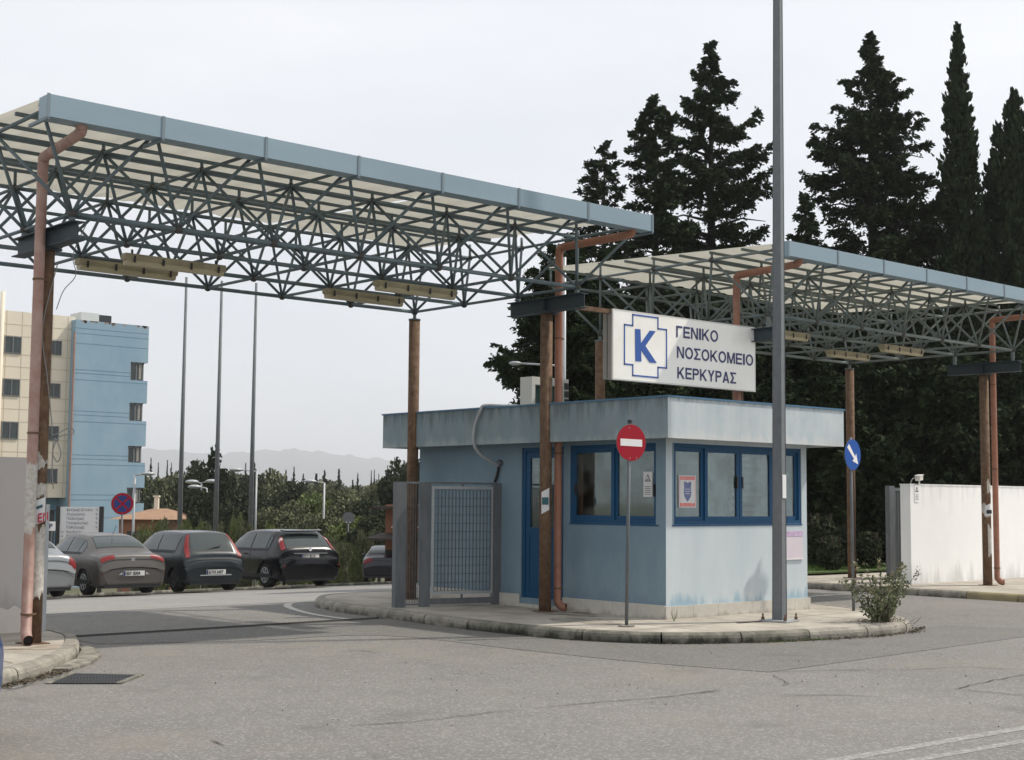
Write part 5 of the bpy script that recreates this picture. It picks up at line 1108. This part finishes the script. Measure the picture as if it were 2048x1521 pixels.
street_lamp(402, [(384, 964), (424, 963)], 84, 'double headed street lamp left of the middle mast')
street_lamp(413, [(389, 974)], 80, 'single arm street lamp close behind the double headed one')
street_lamp(648, [(620, 963)], 72, 'single arm street lamp above the black hatchback')
street_lamp(512, [(472, 940)], 74, 'street lamp behind the rightmost mast with arm to the left')
street_lamp(1127, [(1031, 727)], 30, 'street lamp behind the middle column with a slim pole before the dark trees', pr=.035, topy=508)
t, c_, n = round_sign('round_sign', tuple(Vector((*at(697, 1030, 66).xy, zg(0, at(697, 1030, 66).y)))), at(698, 1036, 66).z, .27, (-.56, -.83, 0), 'round grey sign back seen against the bushes right of the black hatchback', at(698, 1036, 66).z, .03)
for s_ in (-.08, .08): MB().disc(c_ + Vector((0, 0, 1)).cross(n) * s_ + Vector((0, 0, -.2)), n, .03, .01, 8).build('clamp', 'white', t)
g = at(245, 1008, 41.5); t, c_, n = round_sign('no_stopping_sign', (g.x, g.y, zg(g.x, g.y)), g.z, .32, (-.50, -.87, 0), 'blue no stopping sign with red rim and cross above the taupe sedan', g.z, .03)
MB().disc(c_, n, .31, .004).build('rim', 'red', t); MB().disc(c_ + n * .005, n, .245, .003).build('blue_field', mat('sign_dull_blue', (.012, .03, .16), .5), t); xx = Vector((0, 0, 1)).cross(n)
for s_ in (-1, 1): MB().obox(c_ + n * .010, xx + Vector((0, 0, s_)), n, (xx * -s_ + Vector((0, 0, 1))), .25, .001, .025).build('cross_bar', 'red', t)
# utility pole & small post
g = at(777, 985, 80); t = thing('utility_pole', (g.x, g.y, zg(g.x, g.y)), 'thin utility pole with short crossbar above the terracotta house', 'pole')
MB().tube([(g.x, g.y, zg(g.x, g.y)), (g.x, g.y, at(777, 990, 80).z)], .06, 8).build('pole', 'galvlight', t); r_ = RT.copy(); r_.z = 0
MB().tube([Vector((g.x, g.y, at(777, 989, 80).z)) - r_ * .32, Vector((g.x, g.y, at(777, 989, 80).z)) + r_ * .32], .03, 6).build('crossbar', 'galvlight', t)
# directory board
d = 44; A0, A1 = at(115, 1014, d), at(205, 1014, d); g = (A0 + A1) / 2; dd = (A1 - A0); dd.z = 0; wd = dd.length; yaw = math.atan2(dd.y, dd.x)
db = thing('directory_board', (g.x, g.y, zg(g.x, g.y)), 'white directory board with Greek department names between black posts', 'directory board', None, yaw); ztp = A0.z - db.location.z
MB().box((-wd / 2 + .1, -.03, .6), (wd / 2 - .08, .02, ztp)).build('panel', 'paper', db, local=True)
for x in (-wd / 2 - .02, wd / 2 - .08): MB().box((x, -.06, 0), (x + .12, .05, ztp + .02)).build('post', 'black', db, local=True)
M['dtext'] = mat('directory_text', (.20, .20, .26), .8)
for i_, (s_, ar) in enumerate((('Κεντρική Είσοδος', '↑'), ('Χειρουργεία', '↑'), ('Παιδιατρική', '↑'), ('Γυναικολογική', '↑'), ('Παθολογική', '↑'), ('Αιμοδοσία', '←'), ('Φυσικοθεραπεία', '←'), ('Τεχνική', '←'), ('Μαγειρεία', '←'))):
    text(s_, 'lettering', .13, 'dtext', db, (-wd / 2 + .30, -.035, ztp - .13 - i_ * .135), (1, 0, 0), (0, 0, 1), sx=.75, thick=.001, local=True)
    text(ar, 'arrow', .12, 'dtext', db, ((wd / 2 - .22) if ar == '↑' else -wd / 2 + .14, -.035, ztp - .13 - i_ * .135), (1, 0, 0), (0, 0, 1), thick=.001, local=True)
g = at(103, 1052, 43); t = thing('parking_sign', (g.x, g.y, zg(g.x, g.y)), 'small white sign with blue letter P beside the leftmost column', 'sign', None, yaw)
zc_ = g.z - t.location.z; MB().tube([(0, .03, 0), (0, .03, zc_ + .1)], .025, 8).build('pole', 'galv', t, local=True); MB().box((-.16, -.01, zc_ - .15), (.12, .0, zc_ + .13)).build('plate', 'white', t, local=True)
text('P', 'lettering', .2, 'ink', t, (-.07, -.012, zc_ - .08), (1, 0, 0), (0, 0, 1), bold=.006, local=True)
g = at(99, 1040, 44.5); tag(MB().box((g.x - .35, g.y, zg(g.x, g.y)), (g.x + .15, g.y + .3, at(99, 1022, 44.5).z)).box((g.x - .4, g.y - .03, at(99, 1022, 44.5).z), (g.x + .2, g.y + .33, at(99, 1020, 44.5).z)).build('dark_cabinet', 'black', origin=(g.x, g.y, zg(g.x, g.y))), 'dark cabinet left of the directory board', 'cabinet')

# ------------------------------------------------------------------ cars
def lerp_keys(st, keys, u):
    n = len(st); i = max(0, min(n - 2, int(math.floor(u)))); t = u - i; r_ = []
    for k_ in range(len(st[0])):
        p0, p1, p2, p3 = st[max(0, i - 1)][k_], st[i][k_], st[i + 1][k_], st[min(n - 1, i + 2)][k_]
        m1, m2 = (p2 - p0) * .35, (p3 - p1) * .35
        h00, h10, h01, h11 = 2 * t ** 3 - 3 * t * t + 1, t ** 3 - 2 * t * t + t, -2 * t ** 3 + 3 * t * t, t ** 3 - t * t
        r_.append(h00 * p1 + h10 * m1 + h01 * p2 + h11 * m2)
    return r_
def car(name, loc, rz, st, paint, label, wheels, plate, lights, windows, extras=None, bumper=None, tilt=0, wr=.31, plate_text='', cat='car', W=.85):
    """st rows: x, z_top, w_top(roof half width), z_belt, w_belt, w_mid, z_sill ; x forward from the tail"""
    root = thing(name, loc, label, cat, 'cars parked beyond the entrance', rz)
    if tilt: root.rotation_euler = (0, tilt, rz)
    def sec(u):
        x, zt, wt, zb_, wb, wm, zs_ = lerp_keys(st, None, u)
        P = [(0, zt), (wt * .55, zt - .008), (wt, zt - .045), (wb, zb_), (wm, (zb_ + zs_) * .52), (wm - .02, zs_ + .02), (wm - .10, zs_ - .06), (0, zs_ - .06)]
        return x, P
    def Sf(u, v):
        x, P = sec(u); s_ = -1 if v < 0 else 1; v = abs(v); i = min(6, int(v)); t = v - i
        a_, c_ = P[i], P[i + 1]
        if i in (0, 1, 3, 4): 
            pr_ = P[max(0, i - 1)]; nx_ = P[min(7, i + 2)]
        y_ = a_[0] + (c_[0] - a_[0]) * t; z_ = a_[1] + (c_[1] - a_[1]) * t
        if i == 2: y_ += .02 * math.sin(math.pi * t)
        if i == 3: y_ += .025 * math.sin(math.pi * t)
        if i == 1: z_ += .012 * math.sin(math.pi * t)
        return Vector((x, s_ * y_, z_))
    nu = (len(st) - 1) * 5; vv = [0, .5, 1, 1.4, 1.7, 2, 2.25, 2.6, 3, 3.3, 3.65, 4, 4.3, 4.65, 5, 6, 7]; full = [-v for v in reversed(vv[1:])] + vv
    nvv = len(full); b = MB(); vs = [Sf((len(st) - 1) * i / nu, v) for i in range(nu + 1) for v in full]; fs = []
    for i in range(nu):
        for j in range(nvv - 1):
            q = (i * nvv + j, i * nvv + j + 1, (i + 1) * nvv + j + 1, (i + 1) * nvv + j)
            c_ = sum((vs[t_] for t_ in q), Vector()) / 4
            if any((c_.x - wx) ** 2 + (c_.z - wr) ** 2 < (wr + .045) ** 2 and abs(c_.y) > W - .25 for wx in wheels): continue
            fs.append(q)
    b.add(vs, fs); b.add(vs[:nvv], [tuple(range(nvv))]); b.add(vs[nu * nvv:], [tuple(reversed(range(nvv)))]); body = b.build('body', paint, root, True, local=True)
    for wx in wheels:
        for s_ in (-1, 1):
            y0 = s_ * (W - .035)
            w = MB().tube([(wx, y0 - s_ * .20, wr), (wx, y0 - s_ * .19, wr), (wx, y0 - s_ * .02, wr), (wx, y0, wr)], [wr * .8, wr, wr, wr * .93], 24).build('wheel', mat_tyre, root, True, local=True)
            MB().disc((wx, y0 + s_ * .001, wr), (0, s_, 0), wr * .62, .008, 20).build('rim', 'rimdark', w, local=True)
            m = MB()
            for k_ in range(7):
                a_ = 2 * math.pi * k_ / 7; m.obox((wx + math.cos(a_) * wr * .33, y0 + s_ * .014, wr + math.sin(a_) * wr * .33), (math.cos(a_), 0, math.sin(a_)), (0, 1, 0), (-math.sin(a_), 0, math.cos(a_)), wr * .28, .006, .018)
            m.disc((wx, y0 + s_ * .009, wr), (0, s_, 0), wr * .62, .012, 20, wr * .55); m.build('spokes', 'galvlight' if extras != 'steelwheels' else 'rimdark', w, local=True)
    for wx in wheels:
        for s_ in (-1, 1):
            V = []; ya = s_ * (W + .004)
            for k_ in range(15):
                a_ = math.pi * k_ / 14; 
                for r_ in (wr + .03, wr + .075): V += [(wx + r_ * math.cos(a_), ya, wr + r_ * math.sin(a_)), (wx + r_ * math.cos(a_), ya - s_ * .08, wr + r_ * math.sin(a_))]
            MB().add(V, [q for k_ in range(14) for q in ((4 * k_, 4 * k_ + 4, 4 * k_ + 6, 4 * k_ + 2), (4 * k_, 4 * k_ + 1, 4 * k_ + 5, 4 * k_ + 4), (4 * k_ + 2, 4 * k_ + 6, 4 * k_ + 7, 4 * k_ + 3))]).build('wheel_arch', paint, root, local=True)
    MB().box((.02, -W * .80, .19), (.4, W * .80, .30)).build('rear_underside', 'black', root, local=True)
    MB().box((wheels[0] - .5, -W + .28, .18), (wheels[1] + .5, W - .28, .55)).build('underbody', 'black', root, local=True)
    for wx in wheels: MB().box((wx - wr - .03, -W + .13, .22), (wx + wr + .03, W - .13, wr * 2 + .05)).build('wheel_well', 'dark', root, local=True)
    def patch(nm, m, us, vs_, off=.006, n=8, parent=root, mirror=False):
        for s_ in ((1, -1) if mirror else (1,)):
            V = []; 
            for i in range(n + 1):
                for j in range(n + 1):
                    fu, fv = i / n, j / n; u = us[0] + (us[1] - us[0]) * fu
                    va, vb = vs_[0], vs_[1]
                    if len(vs_) == 4: va, vb = vs_[0] + (vs_[2] - vs_[0]) * fu, vs_[1] + (vs_[3] - vs_[1]) * fu
                    v = (va + (vb - va) * fv) * s_
                    p = Sf(u, v); du = Sf(u + .02, v) - Sf(u - .02, v); dv_ = Sf(u, v + .02) - Sf(u, v - .02); nn = du.cross(dv_)
                    if nn.length < 1e-9: nn = Vector((-1, 0, .3))
                    nn.normalize()
                    cen = Vector((p.x, 0, .6))
                    if nn.dot(p - cen) < 0: nn = -nn
                    V.append(p + nn * off)
            MB().add(V, [(i * (n + 1) + j, i * (n + 1) + j + 1, (i + 1) * (n + 1) + j + 1, (i + 1) * (n + 1) + j) for i in range(n) for j in range(n)]).build(nm, m, parent, True, local=True)
    for (nm, m, us, vs_, off, mir) in windows:
        if nm == 'rear_window': patch('window_seal', 'trim', (us[0] - .10, us[1] + .12), (vs_[0] - .06, vs_[1] + .06), .003, 8, root, False)
        patch(nm, m, us, vs_, off, 8, root, mir)
    for u in (7.2, 8.95): patch('door_gap', 'dark', (u - .012, u + .012), (3.0, 4.9), .004, 6, root, True)
    if 'sedan' in name:
        patch('trunk_gap', 'dark', (2.45, 2.49), (-2.2, 2.2), .004, 8, root, False); patch('trunk_gap', 'dark', (1.30, 1.36), (-2.6, 2.6), .010, 8, root, False)
    else: patch('tailgate_gap', 'dark', (1.45, 1.53), (-2.7, 2.7), .012, 8, root, False)
    patch('window_line', 'trim', (5.5, 9.0), (2.88, 3.0), .005, 8, root, True)
    patch('sill_trim', 'trim', (3.2, 10.5), (4.72, 5.0), .006, 8, root, True)
    for s_ in (-1, 1):
        p_ = Sf(9.0, 2.95 * s_); MB().ball((p_.x + .05, p_.y + s_ * .11, p_.z + .05), .1, 10, 6, (.7, 1, .7)).build('mirror', paint, root, True, local=True)
        p_ = Sf(7.0, 3.25 * s_); MB().obox((p_.x + .35, p_.y + s_ * .015, p_.z), (1, 0, 0), (0, 1, 0), (0, 0, 1), .08, .014, .014).build('door_handle', paint, root, local=True)
    for (nm, m, us, vs_, off, mir) in lights: patch(nm, m, us, vs_, off, 6, root, mir)
    x, z, tl_ = plate
    pl_ = MB().obox((x, 0, z), (0, 1, 0), (tl_, 0, 1), (-1, 0, tl_), .26, .057, .006).build('number_plate', 'platewhite', root, local=True)
    MB().obox((x - .007, .235, z), (0, 1, 0), (tl_, 0, 1), (-1, 0, tl_), .022, .052, .001).build('plate_band', 'ink', pl_, local=True)
    if plate_text: text(plate_text, 'lettering', .105, 'black', pl_, (x - .012, .20, z - .036), (0, -1, 0), (tl_, 0, 1), bold=.003, sx=.85, thick=.0005, local=True)
    return root, Sf, patch
mat_tyre = mat('tyre_rubber', (.018, .018, .018), .85)
mat('rimdark_', (.06, .06, .062), .5, .4); M['rimdark'] = MATS['rimdark_']
M['platewhite'] = mat('plate_white', (.62, .62, .60), .5)
M['lens'] = mat('red_lens', (.17, .004, .007), .35, spec=.35, var=(.28, .05, .05), scale=14, amt=.5); M['lensw'] = mat('clear_lens', (.5, .38, .36), .2, coat=.6)
M['p_taupe'] = mat('paint_taupe', (.105, .097, .090), .36, .45, coat=.25, spec=.4); M['p_dgreen'] = mat('paint_dark_petrol', (.013, .019, .024), .3, .3, coat=.3)
M['p_black'] = mat('paint_black', (.003, .0035, .005), .22, .0, coat=.2, spec=.3); M['p_silver'] = mat('paint_silver', (.26, .275, .28), .34, .5, coat=.3); M['p_navy'] = mat('paint_navy', (.005, .006, .014), .3, .1, coat=.2)
M['p_blue'] = mat('paint_blue', (.03, .07, .22), .3, .3, coat=.4); M['trim'] = mat('bumper_trim', (.02, .021, .023), .6); M['chrome'] = mat('chrome', (.6, .6, .6), .2, .9)
# stations (x, z_top, w_top, z_belt, w_belt, w_mid, z_sill)
def st_sedan(L, W_, H, trunk=.98):
    return [(0.0, .66, .60 * W_, .60, .80 * W_, .84 * W_, .36), (.04, .80, .70 * W_, .70, .86 * W_, .90 * W_, .30), (.10, trunk - .02, .74 * W_, .84, .91 * W_, .95 * W_, .28), (.32, trunk + .02, .80 * W_, .90, .94 * W_, W_, .26),
            (.62, trunk + .04, .80 * W_, .93, .95 * W_, W_, .25), (.95, trunk + .24, .72 * W_, .94, .95 * W_, W_, .25), (1.35, H - .05, .64 * W_, .94, .95 * W_, W_, .24), (1.9, H, .66 * W_, .93, .95 * W_, W_, .24), (2.5, H - .015, .66 * W_, .92, .95 * W_, W_, .24),
            (3.0, H - .20, .68 * W_, .91, .95 * W_, W_, .24), (3.35, .98, .76 * W_, .90, .94 * W_, W_, .24), (3.9, .86, .72 * W_, .80, .92 * W_, .98 * W_, .25), (L - .12, .72, .60 * W_, .66, .80 * W_, .90 * W_, .27), (L, .55, .48 * W_, .50, .65 * W_, .74 * W_, .30)]
def st_hatch(L, W_, H, tail=.98, rake=.42):
    return [(0.0, .62, .66 * W_, .56, .84 * W_, .88 * W_, .34), (.03, .74, .74 * W_, .66, .90 * W_, .93 * W_, .30), (.09, .86, .78 * W_, .78, .93 * W_, .96 * W_, .28), (.13, tail, .80 * W_, .90, .94 * W_, .98 * W_, .27), (.13 + rake * .5, (tail + H) / 2 + .03, .76 * W_, .94, .95 * W_, W_, .26),
            (.13 + rake, H - .03, .66 * W_, .95, .955 * W_, W_, .25), (.85, H, .68 * W_, .95, .96 * W_, W_, .25), (1.5, H + .01, .70 * W_, .94, .96 * W_, W_, .24), (2.2, H - .02, .70 * W_, .93, .95 * W_, W_, .24), (2.7, H - .22, .71 * W_, .92, .95 * W_, W_, .24), (3.05, .99, .76 * W_, .90, .94 * W_, W_, .24),
            (3.5, .86, .72 * W_, .80, .92 * W_, .98 * W_, .25), (L - .12, .70, .60 * W_, .64, .80 * W_, .90 * W_, .27), (L, .54, .48 * W_, .5, .65 * W_, .74 * W_, .30)]
RZ = R(87.5)
def gz(x, y): return zg(x, y) + .004
# taupe sedan
W_ = .87; y = 30.9; x = 15.60
wins = [('rear_window', 'carglass', (4.55, 5.75), (-1.75, 1.75), .006, False), ('side_window', 'carglass', (6.05, 7.15), (2.14, 2.88), .006, True), ('side_window', 'carglass', (7.25, 8.75), (2.14, 2.88), .006, True), ('quarter_window', 'carglass', (5.35, 5.95), (2.35, 2.86, 2.12, 2.88), .006, True)]
lts = [('taillight', 'lens', (1.45, 2.1), (1.35, 2.95), .006, True), ('bumper', 'p_taupe', (.15, 1.15), (-3.4, 3.4), .02, False), ('valance', 'trim', (.0, .5), (-6, 6), .004, False), ('reflector', 'lens', (.25, .45), (3.4, 3.9), .012, True)]
cr_, Sf, patch = car('parked_sedan', (x, y, gz(x, y)), RZ, st_sedan(4.3, W_, 1.43), 'p_taupe', 'taupe metallic sedan with dark rear window, second from the left', (.88, 3.4), (-.03, .53, 0), lts, wins, plate_text='ΙΒΧ 8304', wr=.31, W=.87)
MB().obox((.055, 0, .83), (0, 1, 0), (.2, 0, 1), (-1, 0, .2), .05, .045, .012).build('badge', 'chrome', cr_, local=True)
MB().tube([(1.25, 0, 1.40), (1.05, 0, 1.62)], .006, 5).build('aerial', 'black', cr_, local=True)
for s_ in (1, -1): MB().prism([(-.03, .29 * s_, .56), (-.03, .38 * s_, .50), (-.03, .29 * s_, .50)], (-.006, 0, 0)).build('plate_surround', 'galvlight', cr_, local=True)
# dark petrol hatch
W_ = .83; y = 31.2; x = 17.93
wins = [('rear_window', 'carglass', (3.25, 4.75), (-1.62, 1.62), .006, False), ('side_window', 'carglass', (5.4, 7.15), (2.14, 2.86), .006, True), ('side_window', 'carglass', (7.25, 8.8), (2.14, 2.86), .006, True)]
lts = [('taillight', 'lens', (2.5, 4.85), (1.95, 2.75, 1.75, 2.1), .008, True), ('bumper', 'p_dgreen', (.1, 1.3), (-3.6, 3.6), .018, False), ('valance', 'trim', (.0, .35), (-6, 6), .004, False)]
cr_, Sf, patch = car('parked_hatchback', (x, y, gz(x, y)), RZ, st_hatch(3.84, W_, 1.48, .96, .40), 'p_dgreen', 'small dark petrol hatchback with tall red pillar lights, third from the left', (.62, 3.08), (-.03, .50, 0), lts, wins, extras='steelwheels', plate_text='ΚΥΝ 2457', wr=.29, W=.83)
MB().obox((.19, -.02, 1.09), (0, 1, -.25), (.45, 0, 1), (-1, 0, .45), .22, .010, .012).build('wiper', 'black', cr_, local=True)
MB().obox((-.025, 0, .425), (0, 1, 0), (0, 0, 1), (1, 0, 0), .42, .012, .01).build('bumper_strip', 'galvlight', cr_, local=True)
MB().disc((.105, .06, .86), (-1, 0, .2), .02, .01, 10).build('lock', 'black', cr_, local=True)
# black hatch
W_ = .92; y = 31.4; x = 20.86
wins = [('rear_window', 'carglass', (3.3, 4.6), (-1.70, 1.70), .006, False), ('side_window', 'carglass', (6.1, 7.2), (2.14, 2.86), .006, True), ('side_window', 'carglass', (7.3, 8.8), (2.14, 2.86), .006, True), ('quarter_window', 'carglass', (5.45, 6.0), (2.35, 2.82, 2.15, 2.86), .006, True)]
lts = [('taillight', 'lens', (3.15, 4.35), (1.88, 2.40, 1.74, 2.12), .010, True), ('taillight_lens', 'lensw', (3.9, 4.2), (1.84, 2.2, 1.8, 2.15), .014, True), ('bumper', 'p_black', (.1, 1.35), (-3.7, 3.7), .03, False), ('valance', 'trim', (.0, .4), (-6, 6), .004, False), ('reflector', 'lens', (.35, .55), (2.9, 3.3), .035, True)]
cr_, Sf, patch = car('parked_hatchback', (x, y, gz(x, y)), RZ, st_hatch(4.34, W_, 1.49, 1.02, .55), 'p_black', 'larger glossy black hatchback with high red lights, rightmost of the row', (.84, 3.46), (.055, .83, .12), lts, wins, plate_text='ΙΕΑ 8510', wr=.33, W=.92)
MB().prism([(.60, -.60, 1.475), (.60, .60, 1.475), (.42, .56, 1.455), (.42, -.56, 1.455)], (0, 0, .03)).build('spoiler', 'p_black', cr_, local=True)
MB().obox((.05, 0, .90), (0, 1, 0), (.2, 0, 1), (-1, 0, .2), .50, .014, .012).build('chrome_strip', 'galv', cr_, local=True)
MB().disc((.08, 0, 1.0), (-1, 0, .3), .05, .012, 16).build('badge', 'chrome', cr_, local=True)
MB().obox((.30, -.18, 1.12), (0, 1, -.05), (.6, 0, 1), (-1, 0, .6), .20, .012, .014).build('wiper', 'black', cr_, local=True)
# silver sedan at left
W_ = .86; y = 30.6; x = 13.24
wins = [('rear_window', 'carglass', (4.55, 5.75), (-1.75, 1.75), .006, False), ('side_window', 'carglass', (6.05, 7.15), (2.14, 2.88), .006, True), ('side_window', 'carglass', (7.25, 8.75), (2.14, 2.88), .006, True)]
lts = [('taillight', 'lens', (.95, 2.15), (2.15, 3.4), .008, True), ('bumper', 'p_silver', (.1, 1.0), (-3.5, 3.5), .035, False), ('valance', 'trim', (.0, .4), (-6, 6), .004, False)]
cr_, Sf, patch = car('parked_sedan', (x, y, gz(x, y)), RZ, st_sedan(4.45, W_, 1.41, 1.0), 'p_silver', 'silver sedan partly hidden by the leftmost column', (.9, 3.5), (.055, .76, .1), lts, wins, plate_text='ΚΥΝ 2430', wr=.31, W=.86)
MB().obox((.07, 0, .86), (0, 1, 0), (.2, 0, 1), (-1, 0, .2), .36, .014, .012).build('chrome_strip', 'chrome', cr_, local=True)
# navy sedan further down
g = at(752, 1120, 56); x, y = g.x + .25, g.y - .2; W_ = .87
wins = [('rear_window', 'carglass', (4.5, 5.8), (-1.75, 1.75), .006, False), ('side_window', 'carglass', (6.05, 7.15), (2.14, 2.88), .006, True), ('side_window', 'carglass', (7.25, 8.75), (2.14, 2.88), .006, True)]
lts = [('taillight', 'lens', (1.15, 2.1), (1.45, 3.15), .006, True), ('bumper', 'p_navy', (.1, 1.0), (-3.5, 3.5), .03, False)]
cr_, Sf, patch = car('parked_sedan', (x, y, at(752, 1166, 56).z), R(52), st_sedan(4.4, W_, 1.40, 1.0), 'p_navy', 'dark navy sedan parked lower down beside the fence post', (.88, 3.4), (.055, .80, .1), lts, wins, tilt=0, plate_text='ΚΖΜ 6447', wr=.31, W=.87)
MB().disc((.30, 0, 1.02), (-1, 0, .8), .035, .01, 12).build('badge', 'chrome', cr_, local=True)
# blue car whose corner enters at the lower left
lts = [('taillight', 'lens', (1.4, 2.2), (1.45, 3.15), .006, True)]
bc, Sf, patch = car('blue_car', (3.62, 9.15, .004), R(150), st_sedan(4.3, .86, 1.42), 'p_blue', 'blue car of which only a bumper corner shows at the left edge', (.88, 3.4), (-.03, .53, 0), lts, wins, wr=.31, W=.86)

# ------------------------------------------------------------------ hills and haze
rn = random.Random(4)
def ridge(d, pts, name):
    P = crv([(a, b_) for a, b_ in pts], 8); vs = []; fs = []
    for q in P:
        t_ = at(q.x, q.y, d); nz_ = t_.z + 6 * math.sin(q.x * .11) + 4 * math.sin(q.x * .29)
        f_ = at(q.x, q.y, d * .80); bk = at(q.x, q.y, d * 1.15)
        vs += [(f_.x, f_.y, -14), ((f_.x + t_.x) / 2 + rn.uniform(-20, 20), (f_.y + t_.y) / 2, nz_ * .55 + rn.uniform(-6, 6)), (t_.x, t_.y, nz_), (bk.x, bk.y, -14)]
    for i in range(len(P) - 1):
        for r_ in range(3): fs.append((i * 4 + r_, (i + 1) * 4 + r_, (i + 1) * 4 + r_ + 1, i * 4 + r_ + 1))
    tag(MB().add(vs, fs).build(name, 'hill', smooth=True), kind='structure')
ridge(7200, [(-900, 960), (-500, 935), (-100, 915), (150, 905), (300, 898), (420, 908), (520, 902), (600, 900), (700, 912), (800, 922), (950, 935), (1200, 955), (1600, 965), (2300, 970), (3000, 975)], 'hills')
hm = bpy.data.materials.new('haze_air'); hm.use_nodes = True; N = hm.node_tree.nodes; N.remove(N['Principled BSDF']); pv_ = N.new('ShaderNodeVolumePrincipled')
pv_.inputs['Color'].default_value = (.94, .955, 1, 1); pv_.inputs['Density'].default_value = .00022; pv_.inputs['Anisotropy'].default_value = .55; hm.node_tree.links.new(pv_.outputs[0], N['Material Output'].inputs['Volume'])
M['haze'] = hm
hz = MB().box((-7000, -40, -15.5), (9800, 9800, 330)).build('haze', 'haze'); tag(hz, 'pale haze filling the air', kind='stuff')
